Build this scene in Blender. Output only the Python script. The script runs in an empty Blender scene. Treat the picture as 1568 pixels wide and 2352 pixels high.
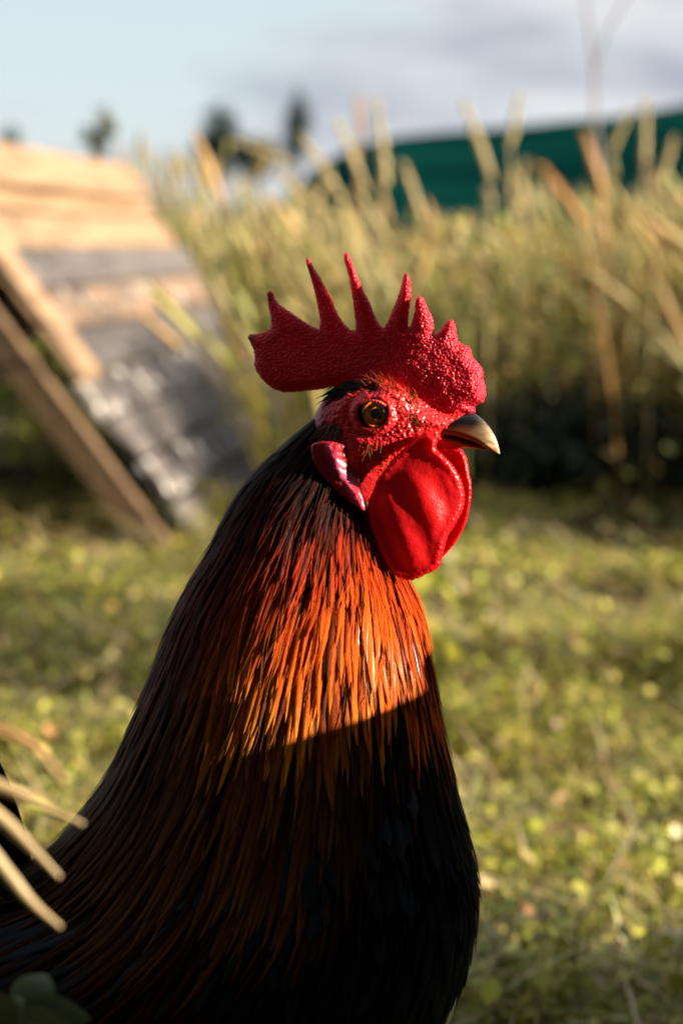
import bpy, bmesh, math, random
import numpy as np
from mathutils import Vector, geometry, kdtree
R = math.radians
rng = np.random.default_rng(7)
random.seed(7)
sc = bpy.context.scene
C = sc.collection

# ------------------------------------------------------------------ camera
CAM_H = 0.55
K = 36.0 / 85.0 / 2352.0            # tangent per photo unit (photo measured as 1568 x 2352)
HORIZON = 560.0
ALPHA = math.atan((1176 - HORIZON) * K)
cd = bpy.data.cameras.new('camera')
cam = bpy.data.objects.new('camera', cd); C.objects.link(cam)
cam.location = (0, 0, CAM_H); cam.rotation_euler = (math.pi / 2 - ALPHA, 0, 0)
cd.sensor_fit = 'VERTICAL'; cd.sensor_height = 36; cd.sensor_width = 24; cd.lens = 85
cd.clip_start = 0.02; cd.clip_end = 6000
cd.dof.use_dof = True; cd.dof.focus_distance = 0.972; cd.dof.aperture_fstop = 9.0
cd.dof.aperture_blades = 0
sc.camera = cam

# ------------------------------------------------------------------ light
SUN_EL, SUN_AZ = 15.0, 8.0          # elevation; azimuth measured from +X towards the camera
sdir = Vector((math.cos(R(SUN_EL)) * math.cos(R(SUN_AZ)), -math.cos(R(SUN_EL)) * math.sin(R(SUN_AZ)), math.sin(R(SUN_EL))))
ld = bpy.data.lights.new('sun', 'SUN'); ld.energy = 5.0; ld.angle = R(0.4); ld.color = (1.0, 0.86, 0.66)
sun = bpy.data.objects.new('sun', ld); C.objects.link(sun)
sun.rotation_euler = sdir.to_track_quat('Z', 'Y').to_euler()
W = bpy.data.worlds.new('World'); sc.world = W; W.use_nodes = True
nt = W.node_tree; nt.nodes.clear()
wo = nt.nodes.new('ShaderNodeOutputWorld'); bg = nt.nodes.new('ShaderNodeBackground')
sky = nt.nodes.new('ShaderNodeTexSky'); sky.sky_type = 'NISHITA'; sky.sun_disc = False
sky.sun_elevation = R(SUN_EL); sky.sun_rotation = math.atan2(sdir.x, sdir.y)
sky.air_density = 1.0; sky.dust_density = 0.15; sky.ozone_density = 4.0
tc = nt.nodes.new('ShaderNodeTexCoord'); mp = nt.nodes.new('ShaderNodeMapping')
mp.inputs['Scale'].default_value = (4.5, 4.5, 15.0); mp.inputs['Location'].default_value = (21.3, 14.1, 2.9)
n1 = nt.nodes.new('ShaderNodeTexNoise'); n1.inputs['Scale'].default_value = 1.0; n1.inputs['Detail'].default_value = 4
cr = nt.nodes.new('ShaderNodeValToRGB'); cr.color_ramp.elements[0].position = 0.38; cr.color_ramp.elements[1].position = 0.54
n2 = nt.nodes.new('ShaderNodeTexNoise'); n2.inputs['Scale'].default_value = 1.9; n2.inputs['Detail'].default_value = 3
cc = nt.nodes.new('ShaderNodeValToRGB')
cc.color_ramp.elements[0].position = 0.38; cc.color_ramp.elements[0].color = (2.9, 3.15, 3.8, 1)
cc.color_ramp.elements[1].position = 0.64; cc.color_ramp.elements[1].color = (5.6, 5.65, 5.9, 1)
mx = nt.nodes.new('ShaderNodeMix'); mx.data_type = 'RGBA'
L = nt.links
L.new(tc.outputs['Generated'], mp.inputs['Vector']); L.new(mp.outputs[0], n1.inputs['Vector']); L.new(mp.outputs[0], n2.inputs['Vector'])
L.new(n1.outputs['Fac'], cr.inputs['Fac']); L.new(n2.outputs['Fac'], cc.inputs['Fac'])
L.new(cr.outputs[0], mx.inputs[0]); veil = nt.nodes.new('ShaderNodeMix'); veil.data_type = 'RGBA'; veil.inputs[0].default_value = .68; veil.inputs[7].default_value = (6.1, 6.6, 6.9, 1)
L.new(sky.outputs[0], veil.inputs[6]); L.new(veil.outputs[2], mx.inputs[6]); L.new(cc.outputs[0], mx.inputs[7])
L.new(mx.outputs[2], bg.inputs['Color']); bg.inputs['Strength'].default_value = 0.05
L.new(bg.outputs[0], wo.inputs['Surface'])
sc.view_settings.view_transform = 'Standard'; sc.view_settings.look = 'None'
sc.view_settings.exposure = 1.5; sc.view_settings.gamma = 1.0; sc.view_settings.use_curve_mapping = False
sc.render.engine = 'CYCLES'
sc.cycles.use_denoising = True
sc.cycles.max_bounces = 6; sc.cycles.diffuse_bounces = 3; sc.cycles.glossy_bounces = 3; sc.cycles.transmission_bounces = 4
sc.cycles.sample_clamp_indirect = 6.0

# ------------------------------------------------------------------ helpers
def pix(px, py, Y):
    """photo position -> point on the vertical plane at world depth Y"""
    x = (px - 784) * K; y = (1176 - py) * K
    d = np.array([x, math.cos(ALPHA) + y * math.sin(ALPHA), -math.sin(ALPHA) + y * math.cos(ALPHA)])
    return np.array([0, 0, CAM_H]) + d * (Y / d[1])
def ground(px, py, z=0.0):
    x = (px - 784) * K; y = (1176 - py) * K
    d = np.array([x, math.cos(ALPHA) + y * math.sin(ALPHA), -math.sin(ALPHA) + y * math.cos(ALPHA)])
    return np.array([0, 0, CAM_H]) + d * ((z - CAM_H) / d[2])

def mesh_obj(name, V, F, mat, parent=None, col=None, uv=None, smooth=True, origin=None):
    V = np.asarray(V, dtype=np.float64)
    if origin is not None: V = V - np.asarray(origin)
    me = bpy.data.meshes.new(name)
    if isinstance(F, np.ndarray):
        n = F.shape[1]
        me.vertices.add(len(V)); me.vertices.foreach_set('co', V.astype(np.float32).ravel())
        me.loops.add(F.size); me.loops.foreach_set('vertex_index', F.astype(np.int32).ravel())
        me.polygons.add(len(F)); me.polygons.foreach_set('loop_start', np.arange(0, F.size, n, dtype=np.int32))
        me.update(calc_edges=True)
    else:
        me.from_pydata([tuple(v) for v in V], [], F)
    if col is not None:
        a = me.color_attributes.new('Col', 'FLOAT_COLOR', 'POINT')
        c = np.ones((len(V), 4), np.float32); c[:, :3] = col
        a.data.foreach_set('color', c.ravel())
    if uv is not None:
        l = me.uv_layers.new(name='UVMap')
        idx = np.zeros(len(me.loops), np.int32); me.loops.foreach_get('vertex_index', idx)
        l.data.foreach_set('uv', np.asarray(uv, np.float32)[idx].ravel())
    if smooth: me.polygons.foreach_set('use_smooth', np.ones(len(me.polygons), bool))
    me.materials.append(mat); me.update()
    o = bpy.data.objects.new(name, me); C.objects.link(o)
    if parent is not None: o.parent = parent
    return o
def empty(name, loc):
    o = bpy.data.objects.new(name, None); C.objects.link(o); o.location = loc; o.empty_display_size = 0.05
    return o
def tag(o, label=None, cat=None, group=None, kind=None):
    if label: o['label'] = label
    if cat: o['category'] = cat
    if group: o['group'] = group
    if kind: o['kind'] = kind
    return o

class Mat:
    def __init__(s, name):
        s.m = bpy.data.materials.new(name); s.m.use_nodes = True
        s.nt = s.m.node_tree; s.b = s.nt.nodes['Principled BSDF']
    def n(s, t, **kw):
        x = s.nt.nodes.new(t)
        for k, v in kw.items():
            if hasattr(x, k) and k not in x.inputs: setattr(x, k, v)
            else: x.inputs[k].default_value = v
        return x
    def l(s, a, b): s.nt.links.new(a, b)
    def set(s, **kw):
        for k, v in kw.items(): s.b.inputs[k.replace('_', ' ')].default_value = v
        return s
    def col_attr(s, noise_scale=None, amt=0.3, coord='Object'):
        a = s.n('ShaderNodeVertexColor', layer_name='Col'); out = a.outputs[0]
        if noise_scale:
            t = s.n('ShaderNodeTexCoord'); nz = s.n('ShaderNodeTexNoise', Scale=noise_scale, Detail=3.0)
            s.l(t.outputs[coord], nz.inputs['Vector'])
            mr = s.n('ShaderNodeMapRange'); mr.inputs[1].default_value = .25; mr.inputs[2].default_value = .75
            mr.inputs[3].default_value = 1 - amt; mr.inputs[4].default_value = 1 + amt
            s.l(nz.outputs['Fac'], mr.inputs[0])
            m = s.n('ShaderNodeMix', data_type='RGBA', blend_type='MULTIPLY'); m.inputs[0].default_value = 1
            s.l(out, m.inputs[6]); s.l(mr.outputs[0], m.inputs[7]); out = m.outputs[2]
        s.l(out, s.b.inputs['Base Color']); return s
    def bump(s, tex_out, strength, dist):
        b = s.n('ShaderNodeBump', Strength=strength, Distance=dist)
        s.l(tex_out, b.inputs['Height'])
        if s.b.inputs['Normal'].links: s.l(s.b.inputs['Normal'].links[0].from_socket, b.inputs['Normal'])
        s.l(b.outputs[0], s.b.inputs['Normal']); return s

def translucent(M, amt=0.35):
    """mix in light passing through thin leaves"""
    out = M.nt.nodes['Material Output']; src = M.b.inputs['Base Color'].links[0].from_socket
    t = M.n('ShaderNodeBsdfTranslucent'); M.l(src, t.inputs['Color'])
    mxs = M.n('ShaderNodeMixShader'); mxs.inputs[0].default_value = amt
    M.l(M.b.outputs[0], mxs.inputs[1]); M.l(t.outputs[0], mxs.inputs[2]); M.l(mxs.outputs[0], out.inputs['Surface'])
    return M

def noise2(x, y, seed=0, oct=3):
    """cheap smooth value noise in numpy"""
    r = np.random.default_rng(seed); T = r.random((256, 256)); o = np.zeros_like(np.asarray(x, float)); a = 1.0; tot = 0
    for i in range(oct):
        xi = np.floor(x).astype(int); yi = np.floor(y).astype(int); fx = x - xi; fy = y - yi
        fx = fx * fx * (3 - 2 * fx); fy = fy * fy * (3 - 2 * fy)
        g = lambda p, q: T[(xi + p) % 256, (yi + q) % 256]
        o = o + a * ((g(0, 0) * (1 - fx) + g(1, 0) * fx) * (1 - fy) + (g(0, 1) * (1 - fx) + g(1, 1) * fx) * fy)
        tot += a; a *= .5; x = x * 2 + 17.3; y = y * 2 + 9.1
    return o / tot
def sstep(a, b, x):
    t = np.clip((np.asarray(x, float) - a) / (b - a), 0, 1); return t * t * (3 - 2 * t)
def vnormals(V, T):
    n = np.cross(V[T[:, 1]] - V[T[:, 0]], V[T[:, 2]] - V[T[:, 0]]); N = np.zeros_like(V)
    for i in range(3): np.add.at(N, T[:, i], n)
    return N / (np.linalg.norm(N, axis=1, keepdims=True) + 1e-12)
def spline(pts, n, closed=False):
    P = np.asarray(pts, float); m = len(P)
    if closed: t = np.linspace(0, m, n, endpoint=False)
    else: t = np.linspace(0, m - 1, n)
    i = np.floor(t).astype(int)
    if not closed: i = np.minimum(i, m - 2)
    f = (t - i)[:, None]
    def g(j): return P[j % m] if closed else P[np.clip(j, 0, m - 1)]
    a, b, c, d = g(i - 1), g(i), g(i + 1), g(i + 2)
    return .5 * (2 * b + (c - a) * f + (2 * a - 5 * b + 4 * c - d) * f ** 2 + (3 * b - a - 3 * c + d) * f ** 3)
def tube(path, rad, sides=8, cap=True):
    P = np.asarray(path, float); n = len(P); rad = np.broadcast_to(rad, (n,))
    T = np.gradient(P, axis=0); T /= np.linalg.norm(T, axis=1, keepdims=True) + 1e-12
    up = np.array([0.13, 1.0, 0.21]); A = np.cross(T, up); A /= np.linalg.norm(A, axis=1, keepdims=True) + 1e-9
    B = np.cross(T, A); th = np.linspace(0, 2 * np.pi, sides, endpoint=False)
    V = (P[:, None] + rad[:, None, None] * (np.cos(th)[None, :, None] * A[:, None] + np.sin(th)[None, :, None] * B[:, None])).reshape(-1, 3)
    F = [(i * sides + j, i * sides + (j + 1) % sides, (i + 1) * sides + (j + 1) % sides, (i + 1) * sides + j) for i in range(n - 1) for j in range(sides)]
    if cap: F += [tuple(range(sides))[::-1], tuple((n - 1) * sides + j for j in range(sides))]
    return V, F
def join(parts):
    V, F, o = [], [], 0
    for v, f in parts:
        V.append(v); F += [tuple(i + o for i in q) for q in f]; o += len(v)
    return np.concatenate(V), F

# scattered blades, leaves and spikes, all vectorised -------------------------------------------------
def ribbons(root, h, az, lean, bend, w, c0, c1, seg=3, face=None):
    n = len(root); s = np.linspace(0, 1, seg + 1)
    d = np.stack([np.cos(az), np.sin(az), 0 * az], 1)
    hor = (lean[:, None] * s + bend[:, None] * s ** 2) * h[:, None]
    ver = h[:, None] * (s - 0.45 * np.clip(bend, 0, 1.2)[:, None] * s ** 2.2)
    P = root[:, None] + d[:, None] * hor[..., None]; P[..., 2] += ver
    fa = az + np.pi / 2 if face is None else face
    sd = np.stack([np.cos(fa), np.sin(fa), 0 * fa], 1)
    prof = np.clip(np.minimum(1, (1 - s) * 2.2 + .04), 0, 1) * np.minimum(1, .6 + s)
    off = sd[:, None] * (w[:, None] * prof * .5)[..., None]
    V = np.stack([P - off, P + off], 2).reshape(-1, 3)
    k = (np.arange(n) * (seg + 1) * 2)[:, None]; j = (np.arange(seg) * 2)[None]
    F = np.stack([k + j, k + j + 1, k + j + 3, k + j + 2], -1).reshape(-1, 4)
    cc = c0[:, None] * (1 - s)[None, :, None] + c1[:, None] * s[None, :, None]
    return V, F, np.repeat(cc, 2, axis=1).reshape(-1, 3), P[:, -1], P[:, -2]
def leaves(ctr, size, az, tilt, col, asp=.6):
    n = len(ctr); a = np.stack([np.cos(az) * np.cos(tilt), np.sin(az) * np.cos(tilt), np.sin(tilt)], 1)
    b = np.stack([-np.sin(az), np.cos(az), 0 * az], 1); roll = rng.normal(0, .5, n)
    nn = np.cross(a, b); b = b * np.cos(roll)[:, None] + nn * np.sin(roll)[:, None]
    q = [(-.5, 0), (-.12, .42), (.3, .34), (.5, 0), (.3, -.34), (-.12, -.42)]
    V = np.stack([ctr + a * (size * u)[:, None] + b * (size * v * asp * 1.3)[:, None] for u, v in q], 1)
    V = V.reshape(-1, 3); k = (np.arange(n) * 6)[:, None]
    F = np.concatenate([k + np.array([[0, 1, 2, 3]]), k + np.array([[0, 3, 4, 5]])])
    return V, F, np.repeat(col, 6, axis=0)
def spikes(base, tip, w, col):
    n = len(base); ax = tip - base; L_ = np.linalg.norm(ax, axis=1, keepdims=True) + 1e-9; ax = ax / L_
    A = np.cross(ax, np.array([0, 1., .1])); A /= np.linalg.norm(A, axis=1, keepdims=True) + 1e-9; B = np.cross(ax, A)
    st = [(-.02, .25), (.18, 1.), (.5, .9), (.8, .6), (1, .05)]; V = []
    for s, r in st:
        c = base + ax * L_ * s
        for th in (0.3, 1.87, 3.44, 5.01):
            V.append(c + (A * math.cos(th) + B * math.sin(th)) * (w * r * .5)[:, None])
    V = np.stack(V, 1).reshape(-1, 3); k = (np.arange(n) * 20)[:, None]; F = []
    for i in range(4):
        for j in range(4):
            F.append(k + np.array([[i * 4 + j, i * 4 + (j + 1) % 4, i * 4 + 4 + (j + 1) % 4, i * 4 + 4 + j]]))
    return V, np.concatenate(F), np.repeat(col, 20, axis=0)
def cat(parts):
    V, F, Cc, o = [], [], [], 0
    for v, f, c in parts: V.append(v); F.append(f + o); Cc.append(c); o += len(v)
    return np.concatenate(V), np.concatenate(F), np.concatenate(Cc)
def pal(n, cols, p=None, jit=.22):
    cols = np.asarray(cols, float); c = cols[rng.choice(len(cols), n, p=p)]
    return c * np.exp(rng.normal(0, jit, (n, 1))) * (1 + rng.normal(0, .06, (n, 3)))

# ------------------------------------------------------------------ materials
def mat_foliage(name, rough=.55, tr=.35):
    M = Mat(name).set(Roughness=rough); M.col_attr(); M.b.inputs['Specular IOR Level'].default_value = .35
    return translucent(M, tr).m
M_LAWN = mat_foliage('lawn_leaves', .42, .2)
M_TALL = mat_foliage('tall_grass', .5, .25)
M_TREE = mat_foliage('tree_leaves', .6, .2)
def mat_ground():
    M = Mat('soil_and_thatch').set(Roughness=.95); M.b.inputs['Specular IOR Level'].default_value = .05
    t = M.n('ShaderNodeTexCoord'); nz = M.n('ShaderNodeTexNoise', Scale=9.0, Detail=6.0); M.l(t.outputs['Object'], nz.inputs['Vector'])
    r = M.n('ShaderNodeValToRGB'); r.color_ramp.elements[0].position = .35; r.color_ramp.elements[0].color = (.012, .014, .006, 1)
    r.color_ramp.elements[1].position = .7; r.color_ramp.elements[1].color = (.05, .045, .02, 1)
    M.l(nz.outputs['Fac'], r.inputs[0]); M.l(r.outputs[0], M.b.inputs['Base Color']); M.bump(nz.outputs['Fac'], .6, .02); return M.m
M_GROUND = mat_ground()
def mat_hill():
    M = Mat('forested_hillside').set(Roughness=1.0); M.b.inputs['Specular IOR Level'].default_value = 0
    t = M.n('ShaderNodeTexCoord'); mp_ = M.n('ShaderNodeMapping'); mp_.inputs['Scale'].default_value = (.008, .008, .22)
    M.l(t.outputs['Object'], mp_.inputs[0]); nz = M.n('ShaderNodeTexNoise', Scale=1.0, Detail=5.0); M.l(mp_.outputs[0], nz.inputs['Vector'])
    r = M.n('ShaderNodeValToRGB'); r.color_ramp.elements[0].position = .4; r.color_ramp.elements[0].color = (.0006, .016, .015, 1)
    r.color_ramp.elements[1].position = .65; r.color_ramp.elements[1].color = (.004, .052, .043, 1)
    M.l(nz.outputs['Fac'], r.inputs[0]); M.l(r.outputs[0], M.b.inputs['Base Color']); return M.m
M_HILL = mat_hill()
def mat_wood(name, c0, c1, spots=0.0, rough=.75):
    M = Mat(name).set(Roughness=rough)
    t = M.n('ShaderNodeTexCoord'); mp_ = M.n('ShaderNodeMapping'); mp_.inputs['Scale'].default_value = (2.5, 40, 40)
    M.l(t.outputs['Object'], mp_.inputs[0]); nz = M.n('ShaderNodeTexNoise', Scale=1.5, Detail=5.0, Distortion=.6); M.l(mp_.outputs[0], nz.inputs['Vector'])
    r = M.n('ShaderNodeValToRGB'); r.color_ramp.elements[0].position = .3; r.color_ramp.elements[0].color = (*c0, 1)
    r.color_ramp.elements[1].position = .7; r.color_ramp.elements[1].color = (*c1, 1)
    M.l(nz.outputs['Fac'], r.inputs[0]); out = r.outputs[0]
    if spots:
        v = M.n('ShaderNodeTexNoise', Scale=15.0, Detail=2.0); M.l(t.outputs['Object'], v.inputs['Vector'])
        q = M.n('ShaderNodeValToRGB'); q.color_ramp.elements[0].position = .70 - spots; q.color_ramp.elements[1].position = .75 - spots
        M.l(v.outputs['Fac'], q.inputs[0]); mm = M.n('ShaderNodeMix', data_type='RGBA'); M.l(q.outputs[0], mm.inputs[0])
        M.l(out, mm.inputs[6]); mm.inputs[7].default_value = (.82, .80, .74, 1); out = mm.outputs[2]
    M.l(out, M.b.inputs['Base Color']); M.bump(nz.outputs['Fac'], .5, .004); return M.m
M_PINE = mat_wood('sawn_pine', (.20, .115, .06), (.37, .25, .15))
M_TAN = mat_wood('tan_wood', (.30, .15, .06), (.55, .33, .17))
M_GREY = mat_wood('weathered_grey_wood', (.06, .052, .052), (.16, .14, .135), .0)
M_GREYS = mat_wood('weathered_wood_with_droppings', (.06, .052, .05), (.16, .135, .13), .085)
M_TAN2 = mat_wood('old_rafter_wood', (.11, .06, .028), (.22, .135, .07))
M_DARK = mat_wood('dark_weathered_wood', (.05, .045, .035), (.13, .11, .08))

# ------------------------------------------------------------------ ground and far setting
gs = 3000.0
def grid_sheet(xs, ys, zf):
    X, Y = np.meshgrid(xs, ys); Z = zf(X, Y); V = np.stack([X, Y, Z], -1).reshape(-1, 3); nx = len(xs)
    i = np.arange(len(ys) - 1)[:, None] * nx + np.arange(nx - 1)[None]; i = i.ravel()
    return V, np.stack([i, i + 1, i + nx + 1, i + nx], 1)
xs = np.concatenate([[-gs, -300, -60, -12], np.linspace(-5, 5, 90), [12, 60, 300, gs]])
ys = np.concatenate([[-200, -20, -4], np.linspace(-1, 10, 100), [14, 25, 60, 200, 800, gs]])
def gz(X, Y):
    m = sstep(9, 4, np.abs(X)) * sstep(14, 9, Y)
    return (noise2(X * 2.2 + 40, Y * 2.2 + 40, 3) - .5) * .035 * m + (noise2(X * 2.0 + 80, Y * 3.6 + 80, 33, 2) - .5) * .10 * m * sstep(1.35, 1.9, Y)
V, F = grid_sheet(xs, ys, gz)
tag(mesh_obj('ground', V, F, M_GROUND), kind='structure')
def ridge(X, Y):
    a = X / Y; return (25.5 + 8.5 * a / .141 + 2.0 * noise2(a * 40 + 5, a * 0, 5)) * sstep(-.05, .004, a)
hx = np.linspace(-900, 1500, 240); hy = np.linspace(420, 1500, 40)
V, F = grid_sheet(hx, hy, lambda X, Y: np.where(Y < 425, -3, 1) * (np.clip(ridge(X, Y), 0, 70) * (sstep(420, 600, Y) - .5 * sstep(620, 1500, Y)) + 2.2 * noise2(X * .05, Y * .05, 9) - 2.5))
tag(mesh_obj('hill', V, F, M_HILL), kind='structure')

# lawn: short blades and small leaves ---------------------------------------------------------------
LC = [(.29, .30, .034), (.44, .43, .065), (.54, .50, .13), (.46, .36, .16), (.09, .11, .024), (.42, .23, .10)]
LP = [.26, .28, .18, .12, .11, .05]
def lawn_points(n, x0, x1, y0, y1):
    x = rng.uniform(x0, x1, n); y = rng.uniform(y0, y1, n); k = noise2(x * 5 + 90, y * 5 + 90, 21) + rng.normal(0, .08, n) > .42
    x, y = x[k], y[k]; return np.stack([x, y, gz(x, y)], 1)
def lawn(n1, n2, x0, x1, y0, y1, sc_=1.0):
    p = lawn_points(n1, x0, x1, y0, y1); n = len(p); c = pal(n, LC, LP); tuft = noise2(p[:, 0] * 3 + 7, p[:, 1] * 3 + 7, 31)
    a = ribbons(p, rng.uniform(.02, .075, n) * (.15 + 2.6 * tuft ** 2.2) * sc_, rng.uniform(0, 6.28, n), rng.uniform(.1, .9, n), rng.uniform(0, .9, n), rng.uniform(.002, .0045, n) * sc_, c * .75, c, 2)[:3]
    p = lawn_points(n2, x0, x1, y0, y1); n = len(p); tuft = noise2(p[:, 0] * 3 + 7, p[:, 1] * 3 + 7, 31)
    p[:, 2] += rng.uniform(.004, .06, n) * (.15 + 2.4 * tuft ** 2.2) * sc_
    b = leaves(p, rng.uniform(.007, .020, n) * sc_, rng.uniform(0, 6.28, n), rng.normal(.15, .5, n), pal(n, LC, LP, .3), .75)
    return cat([a, b])
def straw(n, x0, x1, y0, y1, sc_):
    x = rng.uniform(x0, x1, n); y = rng.uniform(y0, y1, n); p = np.stack([x, y, gz(x, y) + rng.uniform(.01, .05, n)], 1)
    return ribbons(p, rng.uniform(.012, .05, n) * sc_, rng.uniform(0, 6.28, n), rng.uniform(1.0, 4.0, n), rng.uniform(0, .8, n), rng.uniform(.0016, .004, n) * sc_, *(2 * [pal(n, [(.52, .42, .20), (.60, .48, .26), (.46, .30, .14), (.40, .38, .12)], None, .15)]), 3)[:3]
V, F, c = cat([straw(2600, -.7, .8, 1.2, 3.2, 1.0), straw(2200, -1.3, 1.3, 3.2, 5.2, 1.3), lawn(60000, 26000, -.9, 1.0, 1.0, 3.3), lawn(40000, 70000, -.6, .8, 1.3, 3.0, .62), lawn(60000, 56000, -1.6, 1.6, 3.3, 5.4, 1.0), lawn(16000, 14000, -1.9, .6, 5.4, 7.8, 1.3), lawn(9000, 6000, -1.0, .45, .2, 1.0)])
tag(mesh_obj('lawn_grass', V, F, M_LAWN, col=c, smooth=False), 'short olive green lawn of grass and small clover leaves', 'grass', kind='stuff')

# tall meadow grass ---------------------------------------------------------------------------------
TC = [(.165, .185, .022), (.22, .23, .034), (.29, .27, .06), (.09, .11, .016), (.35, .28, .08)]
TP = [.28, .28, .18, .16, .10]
COOP_A = np.array([-.815, 4.36]); COOP_D = np.array([.193, 2.31]) / np.linalg.norm([.193, 2.31])
def in_coop(x, y):
    r = np.stack([x - COOP_A[0], y - COOP_A[1]], -1); s = r @ COOP_D; q = r @ np.array([COOP_D[1], -COOP_D[0]])
    return (s > -.15) & (s < 2.6) & (np.abs(q) < .62)
def tall(n, x0, x1, y0, y1, h0, h1, heads=.35, wmul=1.0, seg=4):
    x = rng.uniform(x0, x1, n); y = rng.uniform(y0, y1, n)
    front = 4.55 + .35 * np.sin(x * 2.3 + .6) + 1.0 * (noise2(x * 3.4 + 3, y * 0 + 1, 41) - .5) + 2.8 * sstep(.012, -.022, x / y)
    cl = noise2(x * 2.1 + 20, y * 2.1 + 20, 43); k = (y > front) & ~in_coop(x, y) & (cl + rng.normal(0, .07, n) > .45)
    k &= ~((np.abs(x - .50) < .27) & (np.abs(y - 4.95) < .42) & (rng.random(n) < .93))
    x, y, cl = x[k], y[k], cl[k]; n = len(x); p = np.stack([x, y, gz(x, y) - .01], 1)
    edge = sstep(0, .7, y - (4.55 + .35 * np.sin(x * 2.3 + .6)) - 2.8 * sstep(.012, -.022, x / y))
    h = rng.uniform(h0, h1, n) * (.45 + .55 * edge) * (.75 + .5 * cl) * (1.06 - .36 * sstep(-.04, .01, x / y) + .20 * sstep(.04, .11, x / y))
    c = pal(n, TC, TP); warm = sstep(.2, 1.0, x)[:, None]; c = c * (1 - warm) + warm * c * np.array([1.2, 1.0, .85])
    az = rng.normal(2.6, 1.1, n)
    Vr, Fr, Cr, tip, pre = ribbons(p, h, az, rng.uniform(.02, .22, n), rng.uniform(0, .35, n), rng.uniform(.003, .008, n) * wmul, c * .6, c, seg, rng.uniform(-.8, .8, n))  # blade bases darker: real stem tone plus shade painted in low down
    out = [(Vr, Fr, Cr)]; m = rng.random(n) < heads; d = tip[m] - pre[m]; d /= np.linalg.norm(d, axis=1, keepdims=True) + 1e-9
    ln = rng.uniform(.06, .13, m.sum())[:, None]; cs = pal(m.sum(), [(.46, .36, .16), (.40, .36, .15), (.52, .37, .19), (.36, .34, .12)], None, .15)
    out.append(spikes(tip[m] - d * ln * .6, tip[m] + d * ln * .4, rng.uniform(.009, .018, m.sum()) * wmul, cs)); return out
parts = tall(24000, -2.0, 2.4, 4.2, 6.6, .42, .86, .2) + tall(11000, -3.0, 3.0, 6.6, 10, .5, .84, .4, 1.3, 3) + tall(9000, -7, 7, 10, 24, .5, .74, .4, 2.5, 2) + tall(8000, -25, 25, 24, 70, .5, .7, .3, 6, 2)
def bold(n, x0, x1, y0, y1, h0, h1):
    x = rng.uniform(x0, x1, n); y = rng.uniform(y0, y1, n); k = ~in_coop(x, y) & (x / y > -.03) & (noise2(x * 3 + 20, y * 3 + 20, 47) > .42) & ~((np.abs(x - .50) < .25) & (y < 5.4)); x, y = x[k], y[k]; n = len(x)
    h = rng.uniform(h0, h1, n); c = pal(n, [(.24, .23, .05), (.31, .28, .075), (.38, .28, .10), (.17, .185, .03)], None, .2)
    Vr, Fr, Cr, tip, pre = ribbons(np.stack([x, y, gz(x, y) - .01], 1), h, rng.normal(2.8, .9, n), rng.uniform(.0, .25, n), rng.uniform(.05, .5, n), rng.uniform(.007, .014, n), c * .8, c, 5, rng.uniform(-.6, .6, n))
    m = rng.random(n) < .5; d = tip[m] - pre[m]; d /= np.linalg.norm(d, axis=1, keepdims=True) + 1e-9; ln = rng.uniform(.08, .15, m.sum())[:, None]
    return [(Vr, Fr, Cr), spikes(tip[m] - d * ln * .7, tip[m] + d * ln * .3, rng.uniform(.012, .022, m.sum()), pal(m.sum(), [(.52, .42, .20), (.56, .38, .16), (.44, .40, .17)], None, .15))]
parts += tall(5000, .78, 1.7, 4.2, 5.6, .55, .8, .3)  # dense grass added out of view at right to shade the hollow
parts += bold(620, -.2, 1.1, 4.5, 5.6, .38, .78) + bold(200, .3, 1.2, 4.3, 4.9, .2, .5)
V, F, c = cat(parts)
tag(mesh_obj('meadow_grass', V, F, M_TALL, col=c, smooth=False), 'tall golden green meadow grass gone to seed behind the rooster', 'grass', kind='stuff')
# low weeds with broad leaves in front of the tall grass
n = 7000; x = rng.uniform(-1.6, 1.8, n); y = rng.uniform(4.1, 5.6, n); k = (noise2(x * 3 + 60, y * 3 + 60, 51) > .52) & ~in_coop(x, y) & ~((np.abs(x - .50) < .27) & (y > 4.5)); x, y = x[k], y[k]; n = len(x)
z = rng.uniform(.02, .30, n) * sstep(4.0, 4.8, y); V, F, c = leaves(np.stack([x, y, z], 1), rng.uniform(.015, .045, n), rng.uniform(0, 6.28, n), rng.normal(.2, .5, n), pal(n, [(.16, .18, .04), (.24, .23, .07), (.36, .24, .10), (.10, .13, .03)], None, .25), .5)
n = 12000; x = rng.uniform(.1, 1.15, n); y = rng.uniform(4.65, 5.7, n); z = rng.uniform(.06, .62, n); k = (noise2(x * 5 + 60, z * 5 + y * 4 + 60, 53) > .50) & ~((np.abs(x - .5) < .27) & (z < .27)) & (z < .15 + .5 * sstep(4.6, 5.1, y)); x, y, z = x[k], y[k], z[k]; n = len(x)
c2 = pal(n, [(.22, .22, .04), (.32, .29, .07), (.42, .31, .10), (.13, .15, .03), (.46, .28, .08)], None, .25)
V2, F2, c2 = leaves(np.stack([x, y, z], 1), rng.uniform(.014, .036, n), rng.uniform(0, 6.28, n), rng.normal(.5, .6, n), c2, .45); V, F, c = cat([(V, F, c), (V2, F2, c2)])
tag(mesh_obj('meadow_weeds', V, F, M_TALL, col=c, smooth=False), 'leafy weeds at the foot of the tall meadow grass', 'weeds', kind='stuff')

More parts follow.
